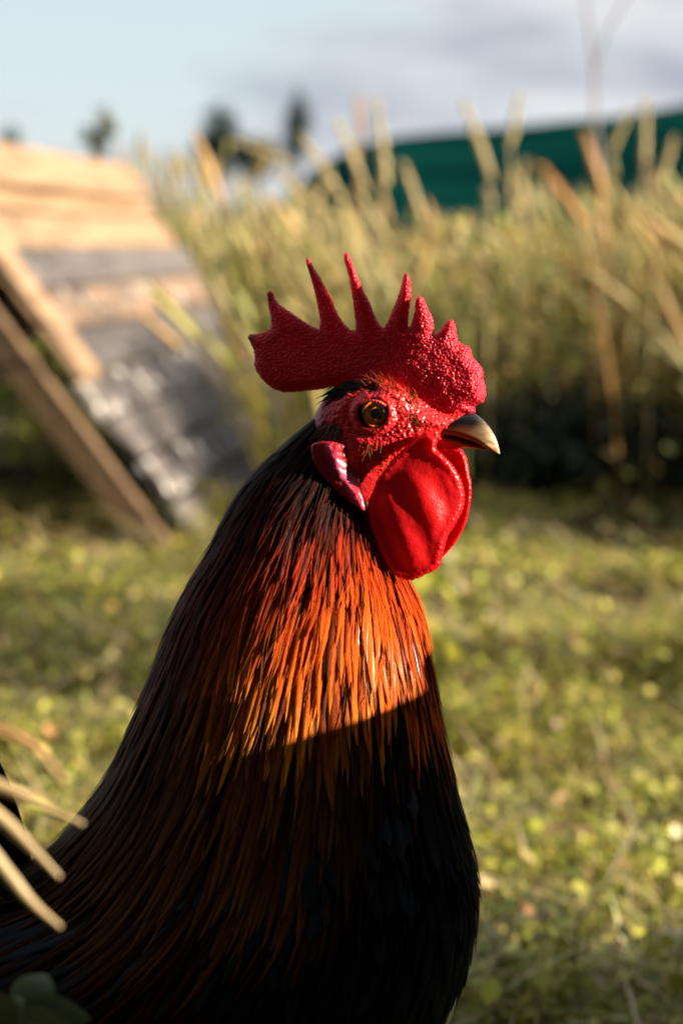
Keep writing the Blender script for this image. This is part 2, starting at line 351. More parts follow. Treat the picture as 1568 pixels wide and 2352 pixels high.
# ------------------------------------------------------------------ far trees
M_BARK = mat_wood('bark', (.05, .04, .03), (.12, .09, .07))
def tree(px, ytop, ybot, wpx, Y, label, cols, n=1500, flat=1.0):
    base = pix(px, HORIZON, Y); u = K * Y; top = CAM_H + (HORIZON - ytop) * u; bot = CAM_H + (HORIZON - ybot) * u; w = wpx * u * .5
    root = empty('distant_tree', (base[0], Y, 0)); tag(root, label, 'tree', 'distant trees on the skyline')
    V, F = tube([(0, 0, 0), (.05 * w, 0, bot * .6), (-.04 * w, 0, (bot + top) / 2), (0, 0, top * .97)], [w * .12, w * .1, w * .07, w * .02], 7)
    parts = [(V, F)]
    for i in range(7):
        a = rng.uniform(0, 6.28); zz = bot + (top - bot) * rng.uniform(.0, .7); r = w * rng.uniform(.5, .85)
        parts.append(tube([(0, 0, zz), (math.cos(a) * r * .5, math.sin(a) * r * .5, zz + r * .25), (math.cos(a) * r, math.sin(a) * r, zz + r * .4)], [w * .05, w * .035, w * .012], 5))
    V, F = join(parts); mesh_obj('trunk', V, F, M_BARK, root)
    cl = rng.normal(0, 1, (26, 3)); cl /= np.linalg.norm(cl, axis=1, keepdims=True); cl *= rng.uniform(.2, .85, (26, 1))
    q = cl[rng.integers(0, 26, n)] + rng.normal(0, .2, (n, 3)); q = q * np.array([w, w, (top - bot) / 2]); q[:, 2] += (top + bot) / 2
    V, F, c = leaves(q, rng.uniform(.09, .2, n) * w, rng.uniform(0, 6.28, n), rng.normal(0, .7, n), pal(n, cols, None, .3), .7)
    mesh_obj('crown', V, F, M_TREE, root, col=c, smooth=False)
TG = [(.012, .05, .035), (.02, .07, .045), (.008, .035, .03)]
tree(500, 258, 425, 125, 150, 'broad dark green tree on the skyline between the coop and the rooster', TG, 3600)
tree(680, 222, 415, 80, 150, 'narrow dark green tree on the skyline above the tall grass beside the hill', TG, 3000)
tree(30, 285, 400, 70, 150, 'small dark tree on the skyline just above the coop ridge', TG, 1200)
tree(590, 312, 430, 110, 150, 'low bushy dark green tree on the skyline between the broad and the narrow one', TG, 2400)
tree(835, 232, 380, 34, 150, 'thin dark sapling on the skyline at the end of the hill', TG, 700)

# ------------------------------------------------------------------ A-frame coop of boards
coop = empty('chicken_coop', (COOP_A[0], COOP_A[1], 0))
tag(coop, 'weathered A-frame chicken coop of planks standing in the grass', 'coop')
HW, HT = .52, .70; SL = math.hypot(HW, HT); D3 = np.array([COOP_D[0], COOP_D[1], 0.])
SIDE = np.array([COOP_D[1], -COOP_D[0], 0.])
def slope_axes(sgn):
    e = SIDE * sgn * HW / SL + np.array([0, 0, -HT / SL]); nn = SIDE * sgn * HT / SL + np.array([0, 0, HW / SL]); return e, nn
BOX = [(0, 1, 3, 2), (4, 6, 7, 5), (0, 4, 5, 1), (2, 3, 7, 6), (0, 2, 6, 4), (1, 5, 7, 3)]
def plank(name, mat, sgn, q0, q1, s0, s1, h0, h1, parent=coop, ragged=.008):
    e, nn = slope_axes(sgn); base = np.array([0, 0, HT]); c = base + e * (q0 + q1) / 2 + D3 * (s0 + s1) / 2 + nn * (h0 + h1) / 2
    ax = [D3, e, nn]; hd = [(s1 - s0) / 2, (q1 - q0) / 2, (h1 - h0) / 2]
    bm = bmesh.new(); vs = []
    for i in (-1, 1):
        for j in (-1, 1):
            for k_ in (-1, 1): vs.append(bm.verts.new((i * hd[0] + random.uniform(-ragged, ragged), j * hd[1] + random.uniform(-.3, .3) * ragged, k_ * hd[2])))
    for f in BOX: bm.faces.new([vs[i] for i in f])
    bmesh.ops.recalc_face_normals(bm, faces=bm.faces[:])
    bmesh.ops.bevel(bm, geom=bm.edges[:], offset=min(.003, min(hd) * .4), segments=1, affect='EDGES')
    me = bpy.data.meshes.new(name); bm.to_mesh(me); bm.free(); me.materials.append(mat)
    o = bpy.data.objects.new(name, me); C.objects.link(o); o.parent = parent
    from mathutils import Matrix
    lng = int(np.argmax(hd))
    Mx = Matrix(((ax[0][0], ax[1][0], ax[2][0], c[0]), (ax[0][1], ax[1][1], ax[2][1], c[1]), (ax[0][2], ax[1][2], ax[2][2], c[2]), (0, 0, 0, 1)))
    o.matrix_local = Mx; return o
bw = SL / 9
M_MIX = mat_wood('tan_grey_wood', (.08, .065, .06), (.32, .20, .12), .06)
roofm = [M_PINE, M_PINE, M_GREY, M_MIX, M_GREY, M_GREYS, M_GREY, M_GREYS, M_GREY]
for i in range(9):
    s0 = .20 if i in (2, 4) else (.12 if i < 6 else .15) + random.uniform(-.02, .03)
    s1 = 2.55 + random.uniform(-.05, .06)
    plank('roof_board', roofm[i], 1, i * bw + .004 + .02, (i + 1) * bw - .004 + .02, s0, s1, .002, .020 + random.uniform(0, .010))
    if i < 5: plank('roof_board', M_DARK, -1, i * bw + .003 + .02, (i + 1) * bw - .003 + .02, .06, 2.9 + random.uniform(-.05, .06), .002, .022)
plank('batten', M_PINE, 1, .06, SL * .60, .09, .24, .0245, .046)
plank('ridge_cap', M_PINE, 1, -.035, .075, -.25, 2.36, .042, .064)
plank('ridge_cap', M_TAN, -1, -.02, .085, -.25, 2.9, .026, .048)
plank('ridge_block', M_DARK, 1, .0, .05, .2, 2.2, .0325, .041)
for s in (0.0, 1.15, 2.2):
    plank('rafter', M_TAN2 if s == 0 else M_DARK, 1, .035, SL + .03, s, s + .036, -.058, -.002, ragged=.002)
    plank('rafter', M_DARK, -1, .045, SL + .03, s + .04, s + .076, -.058, -.002, ragged=.002)
plank('sill_board', M_DARK, 1, SL - .09, SL - .01, .05, 2.15, -.085, -.06)
plank('sill_board', M_DARK, -1, SL - .09, SL - .01, .1, 2.8, -.085, -.06)

# ------------------------------------------------------------------ added board fence, unseen at right, shaped to cast the shade edge on the rooster
FX = .45
fence = empty('shade_fence', (FX, .7, 0)); tag(fence, 'low weathered board fence added out of view at right to shade the lower rooster', 'fence')
def fbox(name, x0, x1, y0, y1, z0, z1, mat):
    bm = bmesh.new(); bmesh.ops.create_cube(bm, size=1)
    for v in bm.verts:
        v.co = ((x1 - x0) * v.co.x, (y1 - y0) * v.co.y, (z1 - z0) * v.co.z)
    bmesh.ops.bevel(bm, geom=bm.edges[:], offset=.003, segments=2, affect='EDGES')
    me = bpy.data.meshes.new(name); bm.to_mesh(me); bm.free(); me.materials.append(mat)
    o = bpy.data.objects.new(name, me); C.objects.link(o); o.parent = fence
    o.location = ((x0 + x1) / 2 - FX, (y0 + y1) / 2 - .7, (z0 + z1) / 2); return o
def cast(q):
    lam = (FX - q[0]) / sdir.x; return q[1] + lam * sdir.y, q[2] + lam * sdir.z
SH = [cast(pix(600, 1688, .952)), cast(pix(955, 1606, .982)), cast(pix(990, 1475, 1.0)), cast(ground(1300, 2290))]
TOPZ = (SH[0][1] + SH[1][1]) / 2; POSTY = SH[1][0] - .004
for i, (z0, z1) in enumerate(((.02, .168), (.171, .318), (.321, TOPZ))):
    o = fbox('board', FX, FX + .02, -.5, SH[3][0], z0, z1, M_GREY)
for y0, top in ((-.3, TOPZ + .02), (POSTY, SH[2][1] + .004), (SH[3][0] - .08, TOPZ + .02)): fbox('post', FX + .021, FX + .075, y0, y0 + .07, -.05, top, M_DARK)

# ------------------------------------------------------------------ added dark timber shed, out of view behind the camera, blocking sky fill
shed = empty('sky_block_shed', (-.4, -.75, 0)); tag(shed, 'dark timber shed added out of view behind the camera to block sky light', 'shed')
M_BLOCK = mat_wood('sky_block_boards', (.010, .009, .008), (.028, .024, .020))
def sbox(name, x0, x1, y0, y1, z0, z1, mat, parent, rx=0.0):
    bm = bmesh.new(); bmesh.ops.create_cube(bm, size=1)
    for v in bm.verts: v.co = ((x1 - x0) * v.co.x, (y1 - y0) * v.co.y, (z1 - z0) * v.co.z)
    bmesh.ops.bevel(bm, geom=bm.edges[:], offset=.003, segments=1, affect='EDGES')
    me = bpy.data.meshes.new(name); bm.to_mesh(me); bm.free(); me.materials.append(mat); o = bpy.data.objects.new(name, me); C.objects.link(o); o.parent = parent
    o.location = ((x0 + x1) / 2, (y0 + y1) / 2, (z0 + z1) / 2); o.rotation_euler = (rx, 0, 0); return o
for i in range(50): sbox('wall_board', -5.4 + i * .2 + .003, -3.2 + i * .2 - .003, -.03, random.uniform(-.004, .004), 0.02, 2.55, M_BLOCK, shed)
sbox('side_wall', -5.4, -5.36, -2.4, -.04, 0, 2.5, M_BLOCK, shed); sbox('side_wall', 4.56, 4.6, -2.4, -.04, 0, 2.5, M_BLOCK, shed); sbox('back_wall', -5.4, 4.6, -2.44, -2.41, 0, 2.5, M_BLOCK, shed)
sbox('roof', -5.7, 4.9, -2.7, .95, 2.68, 2.74, M_BLOCK, shed, R(3)); sbox('door', -.5, .4, .008, .04, .05, 2.0, M_DARK, shed)
# ------------------------------------------------------------------ weeds added in hiding behind the rooster to cast shade bands on the lawn
cl_ = empty('shade_weed_clump', (.02, 3.05, 0)); tag(cl_, 'low clump of leafy weeds added behind the rooster to shade the lawn', 'weed')
n = 1400; q = np.stack([rng.normal(0, .05, n), rng.normal(0, .26, n), rng.uniform(.01, .21, n)], 1); q[:, 0] *= 1.1 - q[:, 2] * 3
V, F, c = leaves(q, rng.uniform(.02, .045, n), rng.uniform(0, 6.28, n), rng.normal(.2, .5, n), pal(n, LC[:3], None, .25), .55); mesh_obj('foliage', V, F, M_LAWN, cl_, col=c, smooth=False)
for a, b, h_ in zip(rng.normal(0, .04, 14), rng.normal(0, .2, 14), rng.uniform(.1, .18, 14)):
    V, F = tube([(a * .3, b, 0), (a, b, h_)], [.003, .0015], 5); mesh_obj('stem', V, F, M_TREE, cl_, col=np.ones((len(V), 3)) * np.array([.12, .13, .04]))
# ------------------------------------------------------------------ dark bush added to paint in the shade of the tall grass hollow
bu = empty('hollow_shade_bush', (.5, 5.0, 0)); tag(bu, 'low dark green bush added as painted shade in the hollow of the tall grass', 'bush')
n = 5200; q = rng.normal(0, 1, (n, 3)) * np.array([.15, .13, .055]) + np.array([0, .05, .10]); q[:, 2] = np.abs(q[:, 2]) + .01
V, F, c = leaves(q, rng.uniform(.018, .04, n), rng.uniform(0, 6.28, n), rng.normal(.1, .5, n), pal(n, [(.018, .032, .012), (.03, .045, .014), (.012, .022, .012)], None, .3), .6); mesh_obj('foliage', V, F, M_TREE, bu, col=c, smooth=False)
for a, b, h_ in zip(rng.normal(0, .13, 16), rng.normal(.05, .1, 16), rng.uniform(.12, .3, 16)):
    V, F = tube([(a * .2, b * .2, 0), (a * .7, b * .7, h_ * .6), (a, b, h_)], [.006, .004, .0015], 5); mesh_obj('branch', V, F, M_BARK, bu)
# ------------------------------------------------------------------ ROOSTER
Y0 = 1.0
ROOT = np.array([pix(420, 2000, Y0)[0], Y0 + .02, 0.0])
rooster = empty('rooster', ROOT)
tag(rooster, 'rooster with red comb and wattles and glossy orange hackle feathers above a black breast', 'rooster')
def robj(name, V, F, mat, col=None, uv=None, parent=None, smooth=True):
    return mesh_obj(name, V, F, mat, parent if parent is not None else rooster, col=col, uv=uv, smooth=smooth, origin=ROOT)

# --- materials
def mat_flesh(name, c_hi, c_lo, sss=.35, rad=.004, rough=.34, bump_scale=900., bump=.35):
    M = Mat(name).set(Roughness=rough); M.b.inputs['Specular IOR Level'].default_value = .45
    M.b.inputs['Subsurface Weight'].default_value = sss; M.b.inputs['Subsurface Radius'].default_value = (1.0, .12, .08); M.b.inputs['Subsurface Scale'].default_value = rad
    t = M.n('ShaderNodeTexCoord'); nz = M.n('ShaderNodeTexNoise', Scale=70.0, Detail=4.0); M.l(t.outputs['Object'], nz.inputs['Vector'])
    r = M.n('ShaderNodeValToRGB'); r.color_ramp.elements[0].position = .35; r.color_ramp.elements[0].color = (*c_lo, 1)
    r.color_ramp.elements[1].position = .65; r.color_ramp.elements[1].color = (*c_hi, 1); M.l(nz.outputs['Fac'], r.inputs[0])
    a = M.n('ShaderNodeVertexColor', layer_name='Col'); m = M.n('ShaderNodeMix', data_type='RGBA', blend_type='MULTIPLY'); m.inputs[0].default_value = 1
    M.l(r.outputs[0], m.inputs[6]); M.l(a.outputs[0], m.inputs[7]); M.l(m.outputs[2], M.b.inputs['Base Color'])
    v = M.n('ShaderNodeTexVoronoi', Scale=bump_scale); M.l(t.outputs['Object'], v.inputs['Vector'])
    iv = M.n('ShaderNodeMath', operation='SUBTRACT'); iv.inputs[0].default_value = 1; M.l(v.outputs['Distance'], iv.inputs[1])
    M.bump(iv.outputs[0], bump, .0005); return M.m
M_COMB = mat_flesh('comb_flesh', (.86, .010, .036), (.70, .008, .032), .3, .003, .42, 1000., 1.0)
M_FACE = mat_flesh('face_skin', (.88, .024, .026), (.66, .012, .020), .25, .0025, .36)
M_WATT = mat_flesh('wattle_flesh', (.85, .005, .009), (.66, .004, .010), .35, .004, .38, 900., .15)
def back_glow(m, c, amt):
    t_ = m.node_tree; o = t_.nodes['Material Output']; b = t_.nodes['Principled BSDF']; tr = t_.nodes.new('ShaderNodeBsdfTranslucent'); tr.inputs[0].default_value = (*c, 1); mx_ = t_.nodes.new('ShaderNodeMixShader'); mx_.inputs[0].default_value = amt
    t_.links.new(b.outputs[0], mx_.inputs[1]); t_.links.new(tr.outputs[0], mx_.inputs[2]); t_.links.new(mx_.outputs[0], o.inputs['Surface'])
M_LOBE = mat_flesh('earlobe_skin', (.72, .014, .030), (.42, .012, .028), .35, .003, .36, 800., .2)
def mat_feather(name, rough=.36, spec=.5, coat=0.0, bump=.5):
    M = Mat(name).set(Roughness=rough); M.b.inputs['Specular IOR Level'].default_value = spec
    a = M.n('ShaderNodeVertexColor', layer_name='Col'); u = M.n('ShaderNodeUVMap', uv_map='UVMap'); sp = M.n('ShaderNodeSeparateXYZ'); M.l(u.outputs[0], sp.inputs[0])
    # barbs: diagonal lines leaving the shaft; u across (-1..1 stored 0..1), v length in units of feather width
    ab = M.n('ShaderNodeMath', operation='SUBTRACT'); M.l(sp.outputs[0], ab.inputs[0]); ab.inputs[1].default_value = .5
    aa = M.n('ShaderNodeMath', operation='ABSOLUTE'); M.l(ab.outputs[0], aa.inputs[0])
    mu = M.n('ShaderNodeMath', operation='MULTIPLY_ADD'); M.l(aa.outputs[0], mu.inputs[0]); mu.inputs[1].default_value = -3.4; M.l(sp.outputs[1], mu.inputs[2])
    cb = M.n('ShaderNodeCombineXYZ'); M.l(mu.outputs[0], cb.inputs[0]); M.l(aa.outputs[0], cb.inputs[1])
    mp_ = M.n('ShaderNodeMapping'); mp_.inputs['Scale'].default_value = (6.5, 2.0, 1); M.l(cb.outputs[0], mp_.inputs[0])
    nz = M.n('ShaderNodeTexNoise', Scale=1.0, Detail=2.0); M.l(mp_.outputs[0], nz.inputs['Vector'])
    mr = M.n('ShaderNodeMapRange'); mr.inputs[1].default_value = .3; mr.inputs[2].default_value = .7; mr.inputs[3].default_value = .40; mr.inputs[4].default_value = 1.55; M.l(nz.outputs['Fac'], mr.inputs[0])
    m = M.n('ShaderNodeMix', data_type='RGBA', blend_type='MULTIPLY'); m.inputs[0].default_value = 1; M.l(a.outputs[0], m.inputs[6]); M.l(mr.outputs[0], m.inputs[7])
    M.l(m.outputs[2], M.b.inputs['Base Color']); M.bump(nz.outputs['Fac'], bump, .0006); M.b.inputs['Coat Weight'].default_value = coat; M.b.inputs['Coat Roughness'].default_value = .25
    return M
_h = mat_feather('hackle_plumage', .36, .05, .026); _h.b.inputs['Specular Tint'].default_value = (1.0, .88, .8, 1); _h.b.inputs['Coat Roughness'].default_value = .12; M_HACK = translucent(_h, .12).m
M_BLACK = mat_feather('black_plumage', .36, .12).m
M_BODY = Mat('dark_down').set(Roughness=.9); M_BODY.b.inputs['Base Color'].default_value = (.008, .008, .009, 1); M_BODY = M_BODY.m

# --- body surface: loft between a front line and a back line
Fp = np.array([(815, 1105), (868, 1205), (912, 1298), (958, 1400), (984, 1520), (1012, 1690), (1040, 1830), (1080, 2000), (1080, 2130), (1020, 2310), (900, 2480), (690, 2610), (420, 2630), (140, 2500), (-40, 2330)], float)
Bp = np.array([(770, 912), (665, 1015), (572, 1110), (487, 1258), (405, 1418), (325, 1632), (243, 1808), (125, 1955), (40, 2022), (-50, 2050), (-120, 2070), (-170, 2090), (-200, 2110), (-215, 2150), (-200, 2210)], float)
Hb = np.array([9, 14.5, 22, 31, 40, 50, 60, 70, 77, 81, 82, 80, 70, 48, 22]) * .001
NT, NP = 300, 144
def loft_rows():
    f = spline(np.array([pix(a, b, Y0) for a, b in Fp]), NT); bk = spline(np.array([pix(a, b, Y0) for a, b in Bp]), NT); h = spline(Hb[:, None], NT)[:, 0]
    c = (f + bk) / 2; e = (f - bk) / 2; ph = np.linspace(0, 2 * np.pi, NP, endpoint=False)
    cs = np.sign(np.cos(ph)) * np.abs(np.cos(ph)) ** .92; sn = np.sign(np.sin(ph)) * np.abs(np.sin(ph)) ** .92
    S = c[:, None] + e[:, None] * cs[None, :, None]; S[..., 1] -= h[:, None] * sn[None]; return S
S = loft_rows()
dT = np.gradient(S, axis=0); dP = (np.roll(S, -1, 1) - np.roll(S, 1, 1)) / 2
SN = np.cross(dP, dT); SN /= np.linalg.norm(SN, axis=2, keepdims=True) + 1e-12
if (SN[100, NP // 4] @ np.array([0, -1, 0])) < 0: SN = -SN
def samp(A, t, p):
    """t in 0..14, p in radians"""
    ti = np.clip(t / 14 * (NT - 1), 0, NT - 1.001); pi_ = (p / (2 * np.pi) * NP) % NP
    i = np.floor(ti).astype(int); j = np.floor(pi_).astype(int) % NP; fi = (ti - i)[..., None]; fj = (pi_ - np.floor(pi_))[..., None]; j2 = (j + 1) % NP
    return (A[i, j] * (1 - fj) + A[i, j2] * fj) * (1 - fi) + (A[i + 1, j] * (1 - fj) + A[i + 1, j2] * fj) * fi
DTL = np.linalg.norm(dT, axis=2, keepdims=True) * (NT - 1) / 14; DPL = np.linalg.norm(dP, axis=2, keepdims=True) * NP / (2 * np.pi)

# body mesh (torso, neck and thighs in one skin)
sub = S[::3]; nr = len(sub); V = sub.reshape(-1, 3) - SN[::3].reshape(-1, 3) * .003
F = [(i * NP + j, i * NP + (j + 1) % NP, (i + 1) * NP + (j + 1) % NP, (i + 1) * NP + j) for i in range(nr - 1) for j in range(NP)]
F += [tuple(range(NP)), tuple((nr - 1) * NP + j for j in range(NP))][:2]
legs = []; hips = []
for s in (-1, 1):
    hip = pix(520, 2480, Y0) + np.array([0, s * .045, 0]); knee = hip + np.array([.03, 0, -.085]); hock = np.array([hip[0] - .02, hip[1], .115])
    hips.append((knee, hock)); legs.append(tube(spline([hip + np.array([0, 0, .03]), hip, knee * .5 + hip * .5, knee, hock + np.array([0, 0, .02])], 14), np.array([.04, .042, .043, .043, .042, .04, .038, .034, .03, .026, .021, .016, .012, .008]), 14))
V, F = join([(V, F)] + legs); robj('body', V, F, M_BODY)
M_LEG = Mat('scaly_leg').set(Roughness=.5); M_LEG.b.inputs['Base Color'].default_value = (.45, .30, .10, 1)
_t = M_LEG.n('ShaderNodeTexCoord'); _v = M_LEG.n('ShaderNodeTexVoronoi', Scale=260.0); M_LEG.l(_t.outputs['Object'], _v.inputs['Vector']); M_LEG.bump(_v.outputs['Distance'], .6, .001); M_LEG = M_LEG.m
for (knee, hock), s in zip(hips, (-1, 1)):
    foot = np.array([hock[0] + .012, hock[1], .016]); pr = [tube(spline([hock + np.array([0, 0, .03]), hock, (hock + foot) / 2, foot], 9), np.array([.007, .0085, .0085, .0075, .007, .007, .0072, .008, .0075]), 10)]
    for a, l in ((-.45, .055), (0, .068), (.45, .055), (math.pi, .03)):
        d = np.array([math.cos(a), math.sin(a), 0]); pr.append(tube(spline([foot, foot + d * l * .4 + np.array([0, 0, .002]), foot + d * l * .8 - np.array([0, 0, .007]), foot + d * l - np.array([0, 0, .012])], 8), np.array([.007, .006, .0058, .0055, .0055, .005, .0035, .001]), 8))
    V, F = join(pr); robj('leg', V, F, M_LEG)

# --- feathers
def feather(t0, p0, L_, w, lift, drift, col_f, seg=13, curl=0.0, z0=0.0, tipround=.5, drop=0.0, camber=.22):
    """strip of vane that follows the body from (t0,p0); returns verts, colours, uv"""
    s = np.linspace(0, 1, seg + 1); t = np.empty(seg + 1); p = np.empty(seg + 1); t[0], p[0] = t0, p0; ds = L_ / seg
    for i in range(seg):
        a = np.array(t[i]); b = np.array(p[i]); ang = drift + curl * s[i]
        t[i + 1] = t[i] + ds * math.cos(ang) / max(float(samp(DTL, a, b)[0]), .004); p[i + 1] = p[i] + ds * math.sin(ang) / max(float(samp(DPL, a, b)[0]), .006)
    P = samp(S, t, p); N = samp(SN, t, p); N /= np.linalg.norm(N, axis=1, keepdims=True)
    P = P + N * (z0 + lift * s ** .9)[:, None]; P[:, 2] -= drop * L_ * s ** 2
    T = np.gradient(P, axis=0); T /= np.linalg.norm(T, axis=1, keepdims=True); B = np.cross(T, N); B /= np.linalg.norm(B, axis=1, keepdims=True)
    prof = np.minimum(1, .35 + s * 2.6) * np.clip((1 - s) / tipround, 0.0, 1) ** .62; prof[-1] = .03
    hw = w * .5 * prof; lat = np.array([-1, -.55, 0, .55, 1.]); cam_ = np.array([-1., -.32, .16, -.32, -1.]) * camber
    jit = 1 + np.random.default_rng(int(t0 * 1e4 + p0 * 1e3)).normal(0, .07, (seg + 1, 5)) * np.array([1, .2, 0, .2, 1])
    V = P[:, None] + B[:, None] * (hw[:, None] * lat * jit)[..., None] + N[:, None] * (hw[:, None] * cam_)[..., None]
    cols = col_f(s)[:, None] * np.array([1.1, .85, 1.35, .85, 1.1])[None, :, None] if col_f is not None else None  # pale shaft lightened further, its highlight painted into the colour
    uv = np.stack(np.broadcast_arrays((lat * .5 + .5)[None, :], (s * L_ / w)[:, None]), -1) + np.array([0, (t0 * 37.7) % 50])
    return V.reshape(-1, 3), cols.reshape(-1, 3), uv.reshape(-1, 2)
def strip_faces(seg): return np.array([(i * 5 + j, i * 5 + j + 1, i * 5 + 6 + j, i * 5 + 5 + j) for i in range(seg) for j in range(4)])
BLK = np.array([.006, .006, .007]); MAH = np.array([.16, .016, .006]); RED = np.array([.48, .030, .0015]); ORA = np.array([.74, .115, .0025]); GOLD = np.array([.80, .28, .012]); BRN = np.array([.12, .047, .013])
def lerp(a, b, t): return a * (1 - t) + b * t
def hackle_col(t0, p0, L_):
    """colour: black crown, red to orange throat sides, gold tips, brown-gold cape edge with shade painted in, black breast"""
    f = math.cos(p0); r = random.random(); tt_ = t0
    ts = t0 + 1.0 * float(sstep(-.3, .5, f)); base = lerp(MAH * .5, RED, float(sstep(1.2, 2.6, ts + .5 * (r - .5)))); base = lerp(base, ORA, .85 * float(sstep(2.0, 3.6, ts + .8 * (r - .5))) * float(sstep(.95, .35, f)))
    tip = lerp(RED, ORA, float(sstep(1.6, 3.0, ts))); tip = lerp(tip, GOLD, float(sstep(2.3, 3.6, t0)) * float(sstep(1.0, .5, f)))
    back = float(sstep(-.15, -.75, f)); base = lerp(base, lerp(MAH * .5, BRN * 1.1, float(sstep(2.6, 4.6, t0))), back); tip = lerp(tip, lerp(MAH * .6, BRN * 1.1, float(sstep(3, 5.5, t0))), back)
    top = float(sstep(1.9, 1.0, t0 + .95 * float(sstep(-.5, .4, f)))); base = lerp(base, BLK, top * .93); tip = lerp(tip, MAH * .5, top)
    low = float(sstep(3.1, 4.3, t0 + .5 * (r - .5))); base = lerp(base, BRN * .30, low * .92); tip = lerp(tip, BRN * .6, low * .9); vl = float(sstep(5.1, 6.2, t0)); base = lerp(base, BLK, vl * .8); tip = lerp(tip, MAH * .22, vl * .85)  # lower feathers darkened: shade below the lit edge painted into the colour
    frontblk = float(sstep(3.0, 3.8, t0 + .5 * (r - .5))) * float(sstep(.0, .55, f)); base = lerp(base, BLK, frontblk); tip = lerp(tip, BLK * 1.3, frontblk)
    dark = 1.0 if r > .22 - .1 * min(tt_ / 4, 1) else .2; g = random.uniform(.75, 1.25); root = random.uniform(.12, .35)
    def fn(s):
        k = sstep(root * .6, root + .2, s)[:, None]; q = sstep(.55, 1.0, s)[:, None]
        return (BLK * (1 - k) + k * (base * (1 - q) + tip * q)) * g * dark
    return fn
cand = []; rows = np.arange(.12, 7.15, .115)
for ri, t0 in enumerate(rows):
    circ = float(np.linalg.norm(samp(S, np.array(t0), np.array(0.)) - samp(S, np.array(t0), np.array(np.pi)))) * 1.35 + .02
    ncol = max(14, int(circ * 2.15 / (.0027 + .00026 * min(t0, 6)))) ; w = .0027 + .00030 * min(t0, 6) 
    for j in range(ncol):
        p = 2 * np.pi * (j + .5 * (ri % 2) + rng.normal(0, .28)) / ncol; tt = t0 + rng.normal(0, .06)
        if tt > 5.0 + 1.1 * (1 - math.cos(p)) : continue              # the cape ends higher on the breast
        L_ = (.028 + .0095 * min(tt, 6.0)) * rng.uniform(.75, 1.25); cand.append((tt, p % (2 * np.pi), L_, w * rng.uniform(.8, 1.25)))
seg = 13; FACE = strip_faces(seg); built = []
for tt, p, L_, w in cand:
    lift = rng.uniform(.0010, .0034) * (.8 + .14 * tt); drift = rng.normal(0, .03); curl = rng.normal(0, .07)
    near = math.sin(p); lower = float(sstep(4.6, 6.8, tt)); drift += lower * (.10 * math.cos(p) - .02) * (1 if near > 0 else -1) * -1 * .6
    v, c, u = feather(tt, p, L_, w, lift, drift, hackle_col(tt, p, L_), seg, curl, -.0008, rng.uniform(.35, .6), lower * rng.uniform(0, .12))
    built.append((v, c, u, near * (1.0 if 1.2 < tt < 6.9 else .3) * L_ * w * (1 if p < np.pi else .01) * rng.uniform(.6, 1)))
for _ in range(650):
    tt = rng.uniform(.6, 6.6); p = rng.uniform(-.3, np.pi + .3); p %= 2 * np.pi
    if tt > 4.6 + 1.1 * (1 - math.cos(p)): continue
    v, c, u = feather(tt, p, rng.uniform(.016, .034), rng.uniform(.0004, .0009), rng.uniform(.001, .003), rng.normal(0, .06), hackle_col(tt, p, .02), seg, rng.normal(0, .12), rng.uniform(.0002, .0016), .9)
    built.append((v, c, u, -1.0))
order = np.argsort([-b[3] for b in built]); single = set(order[:300].tolist())
Vs, Fs, Cs, Us, o_ = [], [], [], [], 0
for i, (v, c, u, _) in enumerate(built):
    if i in single: robj('hackle_feather', v, FACE, M_HACK, c, u)
    else: Vs.append(v); Fs.append(FACE + o_); Cs.append(c); Us.append(u); o_ += len(v)
tag(robj('neck_plumage', np.concatenate(Vs), np.concatenate(Fs), M_HACK, np.concatenate(Cs), np.concatenate(Us)), kind='stuff')
# breast, wing and saddle feathers
def black_col(g):
    hue = np.array([.0065, .0085, .0105]) * g
    return lambda s: np.repeat(hue[None], len(s), 0) * (.8 + .5 * s)[:, None]
Vs, Fs, Cs, Us, o_ = [], [], [], [], 0; segb = 8; FB = strip_faces(segb)
for ri, t0 in enumerate(np.arange(4.0, 13.4, .16)):
    a = samp(S, np.array(t0), np.array(0.)); b = samp(S, np.array(t0), np.array(np.pi)); circ = float(np.linalg.norm(a - b)) * 1.4 + .16
    ncol = int(circ * 2.2 / .0125)
    for j in range(ncol):
        p = 2 * np.pi * (j + .5 * (ri % 2) + rng.normal(0, .25)) / ncol % (2 * np.pi); f = math.cos(p)
        if t0 < 4.6 + 1.5 * (1 - f) * .8: continue
        sad = f < -.1 and t0 > 6.5
        L_, w = (.055 * rng.uniform(.8, 1.3), .007) if sad else (.034 * rng.uniform(.8, 1.2), .015 * rng.uniform(.8, 1.1))
        if sad:
            g_ = rng.uniform(.7, 1.6); red = rng.random() < .25; cf = black_col(g_) if not red else (lambda s: (BLK * (1 - s[:, None]) + MAH * .2 * s[:, None]))
        else: cf = black_col(rng.uniform(.6, 1.5))
        v, c, u = feather(t0 + rng.normal(0, .05), p, L_, w, rng.uniform(.002, .005), rng.normal(0, .12), cf, segb, rng.normal(0, .15), -.001, .5 if sad else .85)
        Vs.append(v); Fs.append(FB + o_); Cs.append(c); Us.append(u); o_ += len(v)
tag(robj('body_plumage', np.concatenate(Vs), np.concatenate(Fs), M_BLACK, np.concatenate(Cs), np.concatenate(Us)), kind='stuff')
